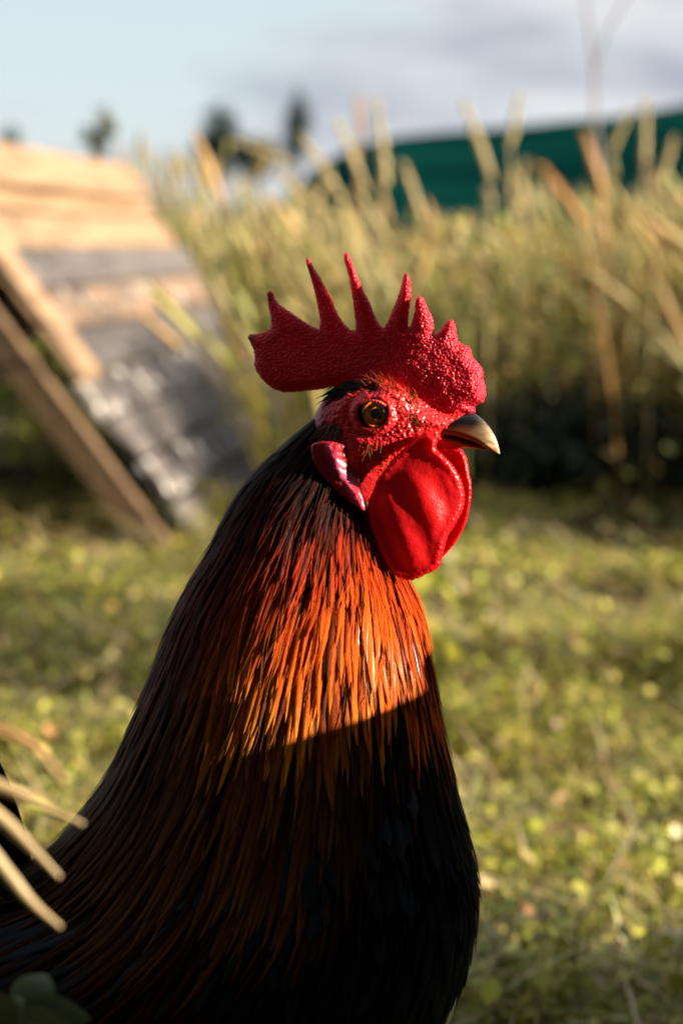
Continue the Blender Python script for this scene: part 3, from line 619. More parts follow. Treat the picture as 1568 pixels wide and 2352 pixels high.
# tail sickles rising behind the back
def sickle(path, w, side, col):
    P = spline(path, 22); s = np.linspace(0, 1, 22); T = np.gradient(P, axis=0); T /= np.linalg.norm(T, axis=1, keepdims=True)
    B = np.cross(T, np.array(side, float)); B /= np.linalg.norm(B, axis=1, keepdims=True); N = np.cross(B, T)
    hw = w * .5 * np.minimum(1, .25 + 3 * s) * np.clip((1 - s) / .35, 0, 1) ** .6 + .0004; lat = np.array([-1, -.55, 0, .55, 1.]); cm = np.array([-1., -.32, .16, -.32, -1]) * .2
    V = P[:, None] + B[:, None] * (hw[:, None] * lat)[..., None] + N[:, None] * (hw[:, None] * cm)[..., None]
    u = np.stack(np.broadcast_arrays((lat * .5 + .5)[None], (s * 12)[:, None]), -1)
    robj('tail_feather', V.reshape(-1, 3), strip_faces(21), M_BLACK, np.repeat(np.array(col)[None], 110, 0), u.reshape(-1, 2))
for i in range(15):
    q = i / 14; lat_ = rng.uniform(-.03, .03); b0 = pix(60 - 210 * q, 2030 + 70 * q, Y0) + np.array([0, lat_, 0]); r_ = .10 + .16 * q
    a = R(118 + 22 * q + rng.normal(0, 3)); d = np.array([math.cos(a), 0, math.sin(a)]); d2 = np.array([math.cos(a + R(45)), lat_ * 4, math.sin(a + R(45))]); d3 = np.array([math.cos(a + R(95)), lat_ * 8, math.sin(a + R(95))])
    sickle([b0, b0 + d * r_ * .5, b0 + d * r_ * .9 + d2 * r_ * .25, b0 + d * r_ + d2 * r_ * .8, b0 + d * r_ + d2 * r_ * 1.1 + d3 * r_ * .5], .024, (0, 1, .1), np.array([.007, .010, .012]) * rng.uniform(.7, 1.4))

# ------------------------------------------------------------------ HEAD, built in its own frame and turned a little to the camera
YAW = R(10); CY, SY = math.cos(YAW), math.sin(YAW)
def z1(x, y): return (900 + x / 1.30667) * .574149, (950 + y / 1.30667) * .574149
PIV = pix(*z1(800, 1000), Y0)
def loc(pts, lat=0.0):
    """head-crop positions -> local (forward, up) in metres at a lateral offset"""
    out = []
    for x, y in pts:
        w = pix(*z1(x, y), Y0) - PIV; out.append(((w[0] - lat * SY) / CY, w[2]))
    return np.array(out)
def world(V):
    """local (forward, lateral, up) -> world"""
    V = np.asarray(V); return np.stack([PIV[0] + V[:, 0] * CY + V[:, 1] * SY, PIV[1] - V[:, 0] * SY + V[:, 1] * CY, PIV[2] + V[:, 2]], 1)
def seg_dist(P, A):
    B = np.roll(A, -1, 0); d = np.full(len(P), 1e9)
    for a, b in zip(A, B):
        ab = b - a; t = np.clip(((P - a) @ ab) / (ab @ ab + 1e-18), 0, 1); d = np.minimum(d, np.hypot(*(P - a - t[:, None] * ab).T))
    return d
def inside(P, A):
    r = np.zeros(len(P), bool); B = np.roll(A, -1, 0)
    for a, b in zip(A, B):
        c = (a[1] > P[:, 1]) != (b[1] > P[:, 1]); xx = (b[0] - a[0]) * (P[:, 1] - a[1]) / (b[1] - a[1] + 1e-18) + a[0]; r ^= c & (P[:, 0] < xx)
    return r
def inflate(outline, h, half, mid=None):
    """fill an outline with points and give it thickness half(P, d) each side of mid(P)"""
    A = outline; per = np.linalg.norm(np.roll(A, -1, 0) - A, axis=1).sum(); O = []
    for a, b in zip(A, np.roll(A, -1, 0)):
        m = max(1, int(round(np.linalg.norm(b - a) / h)))
        for i in range(m): O.append(a + (b - a) * i / m)
    O = np.array(O); lo, hi = A.min(0), A.max(0); gx = np.arange(lo[0], hi[0], h); gy = np.arange(lo[1], hi[1], h * .866)
    G = np.array([(x + (h / 2 if j % 2 else 0), y) for j, y in enumerate(gy) for x in gx]) + rng.normal(0, h * .06, (len(gx) * len(gy), 2))
    G = G[inside(G, A)]; G = G[seg_dist(G, A) > h * .55]; P = np.concatenate([O, G]); nO = len(O)
    ed = [(i, (i + 1) % nO) for i in range(nO)]
    r = geometry.delaunay_2d_cdt([Vector(p) for p in P], ed, [list(range(nO))], 1, 1e-9)
    P2 = np.array([tuple(v) for v in r[0]]); T = np.array([f for f in r[2] if len(f) == 3]); d = seg_dist(P2, A); t = half(P2, d); m0 = mid(P2) if mid is not None else 0 * t
    rim = d < 1e-8; n = len(P2); back = np.arange(n) + n; back[rim] = np.arange(n)[rim]; idx = np.full(2 * n, -1); keep = np.concatenate([np.arange(n), np.arange(n)[~rim] + n]); idx[keep] = np.arange(len(keep))
    Vn = np.stack([P2[:, 0], m0 - t, P2[:, 1]], 1); Vf = np.stack([P2[:, 0], m0 + t, P2[:, 1]], 1); V = np.concatenate([Vn, Vf])[keep]
    ar = np.cross(P2[T[:, 1]] - P2[T[:, 0]], P2[T[:, 2]] - P2[T[:, 0]]); T[ar < 0] = T[ar < 0][:, ::-1]
    return V, np.concatenate([T, idx[back[T]][:, ::-1]])
def papillae(V, T, spacing, amp, size=.62, seed=1):
    """raise round beads over the skin; amp(V) is their height"""
    rg = np.random.default_rng(seed); kd0 = []; N = vnormals(V, T); order = rg.permutation(len(V)); cell = {}
    for i in order:
        p = V[i]; sp = spacing(p) if callable(spacing) else spacing; key = tuple((p / sp).astype(int)); ok = True
        for a in (-1, 0, 1):
            for b in (-1, 0, 1):
                for c in (-1, 0, 1):
                    q = cell.get((key[0] + a, key[1] + b, key[2] + c))
                    if q is not None and ((q - p) ** 2).sum() < sp * sp: ok = False
        if ok: cell[key] = p; kd0.append((p, sp * size * rg.uniform(.75, 1.2), rg.uniform(.5, 1.3)))
    kd = kdtree.KDTree(len(kd0)); [kd.insert(tuple(q[0]), i) for i, q in enumerate(kd0)]; kd.balance(); out = np.zeros(len(V))
    for i, v in enumerate(V):
        _, j, dd = kd.find(tuple(v)); r_ = kd0[j][1]; x = dd / r_
        if x < 1: out[i] = kd0[j][2] * (1 - x * x) ** 1.2
    return V + N * (out * amp(V))[:, None], out
def ell(d, Rr): return np.sqrt(np.clip(1 - (1 - np.clip(d / Rr, 0, 1)) ** 2, 0, 1))

# comb -------------------------------------------------------------------------------------------
COMB = [(113, 525), (125, 512), (165, 508), (205, 495), (228, 482), (238, 460), (232, 410), (222, 370), (217, 330), (213, 300), (219, 285), (232, 281), (245, 292), (252, 320), (275, 352), (330, 388), (395, 432), (450, 465), (490, 480), (497, 440), (490, 390), (480, 340), (468, 280), (452, 225), (436, 170), (424, 130), (422, 113), (432, 107), (443, 118), (462, 160), (492, 205), (522, 262), (548, 310), (570, 365), (590, 405), (625, 455), (655, 482), (680, 487), (685, 450), (678, 400), (672, 340), (660, 270), (650, 210), (633, 155), (622, 115), (622, 90), (632, 80), (645, 88), (660, 125), (680, 175), (700, 220), (716, 255), (735, 295), (755, 332), (770, 375), (785, 410), (805, 450), (825, 470), (835, 465), (850, 438), (865, 405), (890, 345), (910, 290), (925, 240), (935, 200), (945, 187), (957, 192), (968, 225), (972, 270), (970, 320), (963, 370), (957, 420), (958, 462), (970, 460), (985, 415), (997, 370), (998, 330), (1008, 312), (1020, 307), (1035, 318), (1050, 350), (1065, 395), (1078, 420), (1085, 460), (1088, 500), (1100, 505), (1125, 475), (1145, 450), (1163, 428), (1180, 430), (1192, 455), (1198, 500), (1205, 540), (1225, 555), (1255, 570), (1275, 590), (1280, 625), (1300, 650), (1325, 675), (1337, 700), (1332, 740), (1345, 780), (1345, 820), (1335, 858), (1310, 868), (1285, 880), (1295, 905), (1275, 917), (1240, 922), (1205, 940), (1130, 940), (1040, 900), (940, 840), (820, 800), (700, 790), (620, 775), (560, 780), (500, 797), (430, 805), (370, 813), (300, 814), (255, 800), (215, 772), (185, 740), (160, 705), (148, 670), (152, 630), (145, 590), (130, 560)]
co = loc(COMB); czt, czb = loc([(700, 480)])[0, 1], loc([(700, 800)])[0, 1]
def comb_half(P, d):
    base = sstep(czt, czb, P[:, 1]); fr = sstep(loc([(950, 0)])[0, 0], loc([(1250, 0)])[0, 0], P[:, 0]); Tm = .0026 + .0022 * base + .0026 * fr * base
    return Tm * ell(d, .0050)
def comb_mid(P):
    u = P[:, 0] / .05; return .0045 * sstep(*loc([(930, 0), (1340, 0)])[:, 0], P[:, 0]) - .0016 * np.sin(u * 1.9 + .6) * sstep(czb, czt + .02, P[:, 1]) + .0010 * np.sin(P[:, 0] * 260) * sstep(czt - .006, czt + .02, P[:, 1])
V, T = inflate(co, .00046, comb_half, comb_mid)
fx0, fx1 = loc([(900, 0)])[0, 0], loc([(1120, 0)])[0, 0]
def camp(V):
    f = sstep(fx0, fx1, V[:, 0]); lump = noise2(V[:, 0] * 260 + 50, V[:, 2] * 260 + 50, 3); return .00019 + .00022 * f * (.8 + .4 * lump) + .00008 * sstep(czt, czt + .012, V[:, 2])
V, bead = papillae(V, T, lambda p: .00115 if p[0] > fx0 else .0010, camp, .60, 2)
N = vnormals(V, T); lum = noise2(V[:, 0] * 330 + 9, V[:, 2] * 330 + 9, 8, 2) - .5; V = V + N * (lum * .0007 * sstep(fx0, fx1, V[:, 0]))[:, None]
tipk = np.maximum(sstep(*loc([(170, 0), (115, 0)])[:, 0], V[:, 0]), sstep(*loc([(0, 400), (0, 300)])[:, 1], V[:, 2]) * sstep(*loc([(330, 0), (250, 0)])[:, 0], V[:, 0]))
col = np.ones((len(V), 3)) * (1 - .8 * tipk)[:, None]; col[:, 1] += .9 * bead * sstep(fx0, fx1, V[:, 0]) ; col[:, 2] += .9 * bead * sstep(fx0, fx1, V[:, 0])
robj('comb', world(V), T, M_COMB, col)

# head skin --------------------------------------------------------------------------------------
HEAD = [(1262, 930), (1215, 900), (1130, 880), (1040, 830), (940, 768), (850, 735), (740, 725), (640, 748), (560, 800), (500, 875), (462, 960), (450, 1060), (470, 1180), (540, 1290), (640, 1370), (740, 1390), (810, 1330), (880, 1230), (960, 1150), (1040, 1110), (1100, 1095), (1170, 1098), (1235, 1092), (1250, 1070), (1215, 1040), (1180, 1020), (1215, 985)]
hd_ = spline(loc(HEAD), 110, True)
EYE = loc([(772, 908)], -.0145)[0]
def head_half(P, d):
    fr = sstep(*loc([(820, 0), (1230, 0)])[:, 0], P[:, 0]); lowr = sstep(*loc([(0, 1150), (0, 1350)])[:, 1], P[:, 1]); Tm = .0165 * (1 - .55 * fr) * (1 - .15 * lowr)
    return Tm * ell(d, .0155)
V, T = inflate(hd_, .00052, head_half)
def relief(V):
    """raised and sunken forms of the face, the same on both sides"""
    x, z = V[:, 0], V[:, 2]; g = lambda px, py, rx, rz, rot=0.: (lambda c, s_: np.exp(-((((x - c[0]) * math.cos(rot) + (z - c[1]) * math.sin(rot)) / rx) ** 2 + ((-(x - c[0]) * math.sin(rot) + (z - c[1]) * math.cos(rot)) / rz) ** 2)))(loc([(px, py)], -.012)[0], 0)
    e = np.hypot((x - EYE[0]) / 1.08, z - EYE[1]); o = -.0052 * sstep(.0056, .0040, e) + .0005 * np.exp(-((e - .0068) / .0013) ** 2) - .0009 * np.exp(-((e - .0095) / .0016) ** 2)
    o += .0022 * g(880, 820, .010, .0032, -.65) - .0016 * g(1130, 895, .006, .0016, -.45) + .0018 * g(1060, 950, .009, .0026, -.25) - .0013 * g(960, 915, .004, .004)
    o += .0020 * g(930, 1035, .009, .0022, .35) - .0018 * g(860, 1080, .010, .0016, .42) + .0013 * g(720, 1050, .008, .007) - .0016 * g(560, 1010, .0042, .0040) + .0010 * g(500, 900, .003, .005) - .003 * g(830, 1230, .010, .008, .7)
    rid = noise2(x * 520 + z * 300 + 30, z * 900 - x * 260 + 30, 12, 2) - .5; o += rid * .0008 * sstep(.0075, .0105, e); return o
N = vnormals(V, T); side = sstep(.002, .006, np.abs(V[:, 1])); V = V + np.stack([0 * side, np.sign(V[:, 1]) * relief(V) * side, 0 * side], 1)
def hamp(V):
    e = np.hypot(V[:, 0] - EYE[0], V[:, 2] - EYE[1]); fr = sstep(*loc([(640, 0), (900, 0)])[:, 0], V[:, 0]); return (.00022 + .00044 * fr) * sstep(.0060, .0078, e) * sstep(*loc([(0, 1330), (0, 1180)])[:, 1], V[:, 2])
V, bead = papillae(V, T, .00125, hamp, .62, 4)
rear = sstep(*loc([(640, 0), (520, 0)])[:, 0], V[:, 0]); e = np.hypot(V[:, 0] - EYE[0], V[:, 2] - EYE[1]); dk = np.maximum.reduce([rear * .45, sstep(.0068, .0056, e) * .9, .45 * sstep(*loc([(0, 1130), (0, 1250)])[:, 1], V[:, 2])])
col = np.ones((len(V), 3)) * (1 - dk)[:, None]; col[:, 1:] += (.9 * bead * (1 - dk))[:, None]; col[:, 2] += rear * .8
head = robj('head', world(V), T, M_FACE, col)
hkd = kdtree.KDTree(len(V)); [hkd.insert((v[0], -1 if v[1] < 0 else 1, v[2]), i) for i, v in enumerate(V)]; hkd.balance(); HV = V
def skin(x, z, side=-1):
    _, i, _ = hkd.find((x, side, z)); return HV[i][1]

# eyes -------------------------------------------------------------------------------------------
def ball_cap(ctr, r, half_angle, axis, n=18, m=32):
    axis = np.array(axis, float); axis /= np.linalg.norm(axis); a = np.cross(axis, [0, 0, 1.]); a /= np.linalg.norm(a); b = np.cross(axis, a); V = [ctr + axis * r]
    for i in range(1, n + 1):
        t = half_angle * i / n
        for j in range(m):
            p = 2 * np.pi * j / m; V.append(ctr + r * (axis * math.cos(t) + (a * math.cos(p) + b * math.sin(p)) * math.sin(t)))
    F = [(0, 1 + j, 1 + (j + 1) % m) for j in range(m)] + [(1 + i * m + j, 1 + (i + 1) * m + j, 1 + (i + 1) * m + (j + 1) % m, 1 + i * m + (j + 1) % m) for i in range(n - 1) for j in range(m)]
    return np.array(V), F
def mat_simple(name, c, rough, coat=0.0, spec=.5):
    M = Mat(name).set(Roughness=rough); M.b.inputs['Base Color'].default_value = (*c, 1); M.b.inputs['Coat Weight'].default_value = coat; M.b.inputs['Coat Roughness'].default_value = .02; M.b.inputs['Specular IOR Level'].default_value = spec; return M
M_EYEB = mat_simple('eye_rim_dark', (.012, .010, .010), .12, 1).m
M_PUP = mat_simple('pupil', (.002, .002, .003), .05, 1).m
_M = mat_simple('iris', (.8, .2, .01), .25, 1); _t = _M.n('ShaderNodeTexCoord'); _n = _M.n('ShaderNodeTexNoise', Scale=420., Detail=3.); _M.l(_t.outputs['Object'], _n.inputs['Vector'])
_r = _M.n('ShaderNodeValToRGB'); _r.color_ramp.elements[0].color = (1.0, .16, .003, 1); _r.color_ramp.elements[1].color = (1.0, .26, .006, 1); _r.color_ramp.elements[0].position = .3; _r.color_ramp.elements[1].position = .65; _M.l(_n.outputs['Fac'], _r.inputs[0]); _M.l(_r.outputs[0], _M.b.inputs['Base Color']); M_IRIS = _M.m
M_LID = mat_flesh('eyelid', (.72, .10, .09), (.5, .03, .03), .2, .002)
def lathe(name, ctr, ax, prof, mat, parent, m=40):
    ax = np.array(ax, float); ax /= np.linalg.norm(ax); a = np.cross(ax, [0, 0, 1.]); a /= np.linalg.norm(a); b = np.cross(ax, a); th = np.linspace(0, 2 * np.pi, m, endpoint=False)
    V = np.concatenate([ctr + ax * h_ + r_ * (np.cos(th)[:, None] * a + np.sin(th)[:, None] * b) for r_, h_ in prof])
    F = [(i * m + j, i * m + (j + 1) % m, (i + 1) * m + (j + 1) % m, (i + 1) * m + j) for i in range(len(prof) - 1) for j in range(m)]
    return robj(name, world(V), F, mat, parent=parent)
_c = Mat('cornea'); _o = _c.nt.nodes['Material Output']; _tr = _c.n('ShaderNodeBsdfTransparent'); _gl = _c.n('ShaderNodeBsdfGlossy', Roughness=.03); _fr = _c.n('ShaderNodeFresnel', IOR=1.38); _mx = _c.n('ShaderNodeMixShader')
_c.l(_fr.outputs[0], _mx.inputs[0]); _c.l(_tr.outputs[0], _mx.inputs[1]); _c.l(_gl.outputs[0], _mx.inputs[2]); _c.l(_mx.outputs[0], _o.inputs['Surface']); M_CORN = _c.m
for sd in (-1, 1):
    ys = -.0125; er = .0062; ctr = np.array([EYE[0], sd * (.0150 - er + .0006), EYE[1]]); ax = (.42, sd, .02)
    if sd < 0: cy = skin(EYE[0], EYE[1] + .0075); ctr[1] = cy + er - .0048
    else: ctr[1] = -ctr_near[1]
    ctr_near = ctr.copy()
    eye = lathe('eye', ctr, ax, [(.0054, .0040), (.0056, .0041), (.0058, .0036), (.0060, .0026), (.0061, 0), (.0055, -.003), (.003, -.005), (.0001, -.0055)], M_EYEB, rooster)
    lathe('iris', ctr, ax, [(.0018, .0037), (.0030, .00385), (.0042, .0040), (.0054, .00415), (.0056, .0040)], M_IRIS, eye)
    lathe('pupil', ctr, np.array(ax) * .00001 + np.array(ax), [(.0001, .0042), (.0012, .00415), (.0022, .0040), (.0025, .0035)], M_PUP, eye)
    V, F = ball_cap(ctr, .00625, R(49), ax); robj('cornea', world(V), F, M_CORN, parent=eye)
    # lids: two beaded arcs round an almond opening
    for nm, a0, a1, rr, up in (('upper_eyelid', 5, 172, .0060, 1.0), ('lower_eyelid', 195, 352, .0056, 1.0)):
        th = np.linspace(R(a0), R(a1), 90); rx, rz = .0062, .0052 if up else .0050
        X = ctr[0] + rx * np.cos(th) * 1.02; Z = ctr[2] + rz * np.sin(th); dx = np.hypot(X - ctr[0], Z - ctr[2])
        Yl = ctr[1] + sd * (np.sqrt(np.clip(er ** 2 - np.minimum(dx, er * .98) ** 2, 0, 1)) + .0004)
        rad = (.00062 if nm[0] == 'u' else .00045) * (1 + .28 * np.abs(np.sin(np.linspace(0, 1, 90) * math.pi * 15))) * np.clip(np.minimum(np.linspace(0, 9, 90), np.linspace(9, 0, 90)), .3, 1)
        V, F = tube(np.stack([X, Yl, Z], 1), rad, 8); robj(nm, world(V), F, M_LID if nm[0] == 'u' else M_LID, np.ones((len(V), 3)), parent=eye)

# wattles ----------------------------------------------------------------------------------------
back_glow(M_WATT, (.75, .01, .006), .30); back_glow(M_COMB, (.7, .008, .018), .25)
WN = [(1000, 1030), (1030, 1012), (1065, 1012), (1095, 1040), (1092, 1085), (1130, 1120), (1180, 1180), (1215, 1250), (1230, 1330), (1222, 1400), (1190, 1470), (1152, 1530), (1132, 1600), (1115, 1680), (1080, 1710), (1030, 1735), (980, 1757), (930, 1757), (880, 1722), (840, 1660), (800, 1580), (770, 1500), (752, 1420), (755, 1360), (775, 1310), (800, 1250), (850, 1180), (900, 1120), (950, 1075)]
WF = [(1060, 1060), (1110, 1085), (1160, 1095), (1230, 1110), (1262, 1160), (1280, 1240), (1292, 1310), (1282, 1400), (1265, 1480), (1230, 1560), (1190, 1620), (1150, 1665), (1090, 1720), (1000, 1730), (920, 1690), (860, 1600), (830, 1500), (820, 1400), (850, 1300), (920, 1200), (990, 1110)]
for nm, ol, latc, sd in (('wattle', WN, -.0125, -1), ('wattle', WF, .0095, 1)):
    A = spline(loc(ol, latc), 120, True); zt, zb = A[:, 1].max(), A[:, 1].min(); xm = A[:, 0].mean(); xr = np.ptp(A[:, 0]) / 2
    def whalf(P, d): return (.0016 + .0005 * sstep(.004, .0008, d)) * ell(d, .0016) * (1 + .5 * sstep(zt - .012, zt, P[:, 1]))
    def wmid(P):
        v = (zt - P[:, 1]) / (zt - zb); u = (P[:, 0] - xm) / xr
        return latc - sd * .0034 * u * sstep(0, .3, v) + .0007 * np.sin(6.283 * (P[:, 0] * .906 + P[:, 1] * .423) / .0145 + 1.1) * sstep(.16, .4, v) * sstep(.002, .007, seg_dist(P, A)) + sd * (.0045 * np.sin(v * 2.6) - .0062 * u ** 2 * sstep(.05, .5, v))
    V, T = inflate(A, .00052, whalf, wmid); dd = seg_dist(V[:, [0, 2]], A)
    V, bead = papillae(V, T, .0012, lambda v: .00003 + .00036 * (sstep(.0040, .0008, seg_dist(v[:, [0, 2]], A)) if sd < 0 else 1.0), .6, 6 + sd)
    N = vnormals(V, T); V = V + N * ((noise2(V[:, 0] * 300 + 70, V[:, 2] * 300 + 70, 15, 2) - .5) * .0003)[:, None]
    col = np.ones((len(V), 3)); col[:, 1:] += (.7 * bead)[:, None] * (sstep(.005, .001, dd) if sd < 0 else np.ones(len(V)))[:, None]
    robj(nm, world(V), T, M_WATT, col)

# ear lobes --------------------------------------------------------------------------------------
LOBE = [(458, 1070), (500, 1050), (560, 1052), (620, 1062), (665, 1095), (690, 1150), (692, 1230), (706, 1290), (726, 1345), (736, 1398), (718, 1402), (670, 1368), (600, 1318), (530, 1252), (482, 1182), (456, 1122)]
rl = loc([(560, 1080), (600, 1180), (660, 1270), (722, 1390)], -.014)
for sd in (-1, 1):
    A = spline(loc(LOBE, -.017), 90, True)
    def lhalf(P, d): return .0021 * ell(d, .0022)
    def lmid(P):
        B = np.vstack([rl, rl[::-1]]); dr = seg_dist(P, B); return sd * (.0176 - .0035 * sstep(*loc([(500, 0), (455, 0)])[:, 0], P[:, 0]) + .0011 * np.exp(-(dr / .0022) ** 2) + .0004 * np.exp(-(seg_dist(P, A) / .001) ** 2) - .0042 * sstep(*loc([(620, 0), (715, 0)])[:, 0], P[:, 0]) * sstep(*loc([(0, 1320), (0, 1200)])[:, 1], P[:, 1]))
    V, T = inflate(A, .0005, lhalf, lmid); N = vnormals(V, T); dr = seg_dist(V[:, [0, 2]], np.vstack([rl, rl[::-1]])); ed = seg_dist(V[:, [0, 2]], A)
    V, bead = papillae(V, T, .0009, lambda v: .00004 + .00022 * sstep(.002, .0006, seg_dist(v[:, [0, 2]], A)), .6, 11)
    V = V + N * ((noise2(V[:, 0] * 700 + 20, V[:, 2] * 700 + 20, 16, 2) - .5) * .0006)[:, None]
    pale = np.exp(-(dr / .0016) ** 2); col = np.ones((len(V), 3)) * .75; col[:, 0] += .4 * pale; col[:, 1:] += (5.0 * pale)[:, None]
    robj('earlobe', world(V), T, M_LOBE, col)

# beak -------------------------------------------------------------------------------------------
def mandible(name, top, bot, hw, colf, upper, parent):
    n = 34; A = spline(loc(top), n); B = spline(loc(bot), n); w = spline(np.array(hw)[:, None] * .001, n)[:, 0]; m = 20; V = []; U = []
    for i in range(n):
        for j in range(m):
            th = math.pi * j / (m - 1); q = math.sin(th); lat = math.cos(th); k = q ** .75
            if upper: xz = B[i] * (1 - k) + A[i] * k; l_ = w[i] * np.sign(lat) * abs(lat) ** .75 * (1 - .12 * k)
            else: xz = A[i] * (1 - k) + B[i] * k; l_ = w[i] * np.sign(lat) * abs(lat) ** .6
            V.append((xz[0], l_, xz[1])); U.append((i / (n - 1), k))
    F = [(i * m + j, i * m + j + 1, (i + 1) * m + j + 1, (i + 1) * m + j) for i in range(n - 1) for j in range(m - 1)]
    F += [(i * m, (i + 1) * m, (i + 1) * m + m - 1, i * m + m - 1) for i in range(n - 1)] + [tuple(range(m)), tuple((n - 1) * m + j for j in range(m))]
    return robj(name, world(np.array(V)), F, M_BEAK, colf(np.array(U)), parent=parent)
_B = Mat('beak_horn').set(Roughness=.3); _B.b.inputs['Subsurface Weight'].default_value = .12; _B.b.inputs['Subsurface Scale'].default_value = .002
_B.b.inputs['Coat Weight'].default_value = .3; _B.b.inputs['Coat Roughness'].default_value = .2
_t = _B.n('ShaderNodeTexCoord'); _mp = _B.n('ShaderNodeMapping'); _mp.inputs['Scale'].default_value = (90, 200, 420); _mp.inputs['Rotation'].default_value = (0, R(-28), 0); _B.l(_t.outputs['Object'], _mp.inputs[0]); _n = _B.n('ShaderNodeTexNoise', Scale=1., Detail=5., Distortion=.8); _B.l(_mp.outputs[0], _n.inputs['Vector'])
_a = _B.n('ShaderNodeVertexColor', layer_name='Col'); _mr = _B.n('ShaderNodeMapRange'); _mr.inputs[1].default_value = .3; _mr.inputs[2].default_value = .7; _mr.inputs[3].default_value = .35; _mr.inputs[4].default_value = 1.5; _B.l(_n.outputs['Fac'], _mr.inputs[0])
_m = _B.n('ShaderNodeMix', data_type='RGBA', blend_type='MULTIPLY'); _m.inputs[0].default_value = 1; _B.l(_a.outputs[0], _m.inputs[6]); _B.l(_mr.outputs[0], _m.inputs[7]); _B.l(_m.outputs[2], _B.b.inputs['Base Color']); _B.bump(_n.outputs['Fac'], .25, .0004); M_BEAK = _B.m
def upcol(U):
    s, k = U[:, 0:1], U[:, 1:2]; amber = np.array([.20, .055, .016]); blackc = np.array([.012, .012, .014]); cream = np.array([.66, .44, .24])
    c = amber * (1 - sstep(.35, .75, k + .25 * (1 - s))) + blackc * sstep(.35, .75, k + .25 * (1 - s)); tip = sstep(.55, .92, s + .12 * (1 - k)); c = c * (1 - tip) + cream * tip
    b0 = sstep(.30, .12, s); return c * (1 - b0) + blackc * b0
def locol(U):
    s, k = U[:, 0:1], U[:, 1:2]; a = np.array([.035, .018, .012]) * (1 - sstep(.3, .9, k)) + np.array([.30, .045, .014]) * sstep(.3, .9, k); t = sstep(.7, 1, s); return a * (1 - t) + np.array([.5, .2, .04]) * t
beak = empty('beak', tuple(world(np.array([[loc([(1150, 1000)])[0, 0], 0, loc([(1150, 1000)])[0, 1]]]))[0] - ROOT)); beak.parent = rooster
def under_beak(o): o.location = -beak.location
o1 = mandible('upper_mandible', [(1020, 975), (1110, 955), (1190, 928), (1250, 912), (1295, 915), (1345, 950), (1388, 1005), (1414, 1060), (1427, 1112)], [(1020, 1003), (1080, 1012), (1140, 1017), (1200, 1025), (1255, 1040), (1310, 1060), (1355, 1085), (1395, 1108), (1427, 1122)], [6.6, 6.5, 6.2, 5.9, 5.2, 4.3, 3.2, 2.0, .35], upcol, True, beak); under_beak(o1)
o2 = mandible('lower_mandible', [(1040, 1000), (1100, 1014), (1160, 1020), (1215, 1032), (1265, 1048), (1310, 1066), (1350, 1082), (1388, 1098)], [(1040, 1060), (1100, 1072), (1160, 1078), (1215, 1084), (1265, 1090), (1310, 1097), (1350, 1102), (1390, 1103)], [5.4, 5.3, 5.0, 4.6, 4.0, 3.2, 2.2, .5], locol, False, beak); under_beak(o2)

# small feathers and bristles on the head ----------------------------------------------------------
def bristles(name, spots, n, ln, wd, ang, cols, rise=.35, side=-1, spread=.3):
    V, F, Cc, o = [], [], [], 0
    P = np.array(spots, float)
    for i in range(n):
        k = rng.integers(0, len(P) - 1); q = P[k] + (P[k + 1] - P[k]) * rng.random() + rng.normal(0, 1, 2) * spread_px
        x, z = loc([q], -.012)[0]; y = skin(x, z, side); a = R(ang + rng.normal(0, 16)); l_ = ln * rng.uniform(.6, 1.3)
        d = np.array([math.cos(a), 0, math.sin(a)]); up = np.array([0, side * 1.0, 0]); pv = np.array([-math.sin(a), 0, math.cos(a)]); c = np.array(cols[rng.integers(0, len(cols))]); b0 = np.array([x, y, z])
        for s_ in np.linspace(0, 1, 5):
            ctr = b0 + d * l_ * s_ + up * l_ * rise * (s_ - .45 * s_ * s_) * 1.1 + np.array([0, 0, -.25 * l_ * s_ * s_]); h_ = wd * .5 * (1 - s_) ** .7 + .00003
            V += [ctr - pv * h_, ctr + up * h_ * .6, ctr + pv * h_]; Cc += [c * (.5 + .7 * s_)] * 3
        for s_ in range(4):
            b_ = o + s_ * 3; F += [(b_, b_ + 1, b_ + 4, b_ + 3), (b_ + 1, b_ + 2, b_ + 5, b_ + 4)]
        o += 15
    return tag(robj(name, world(np.array(V)), F, M_BRIS, np.array(Cc)), kind='stuff')
_b = Mat('bristle_feather').set(Roughness=.4); _b.col_attr(); M_BRIS = _b.m
for sd in (-1, 1):
    spread_px = 14
    bristles('crown_feathers', [(590, 795), (650, 768), (720, 752), (790, 748)], 170, .0072, .0009, 205, [(.010, .010, .012), (.014, .010, .009), (.03, .008, .004)], .2, sd)
    spread_px = 18
    bristles('brow_feathers', [(740, 745), (820, 755), (900, 790), (960, 830), (1000, 850)], 120, .0052, .0005, 128, [(.55, .08, .010), (.40, .04, .008), (.02, .008, .006), (.62, .14, .015)], .30, sd)
    spread_px = 20
    bristles('ear_tuft', [(520, 1000), (560, 990), (600, 1000), (580, 1030)], 120, .0044, .0006, 235, [(.22, .10, .03), (.35, .18, .06), (.015, .012, .01)], .5, sd)
    spread_px = 24
    bristles('cheek_bristles', [(760, 1070), (820, 1095), (790, 1150), (860, 1075)], 55, .0022, .0004, 250, [(.55, .30, .10), (.6, .2, .08), (.5, .12, .04)], .4, sd)
    spread_px = 26
    bristles('lore_bristles', [(930, 900), (980, 920), (960, 950), (1040, 940)], 70, .0018, .00045, 330, [(.55, .10, .03), (.5, .05, .02), (.6, .25, .08)], .5, sd)

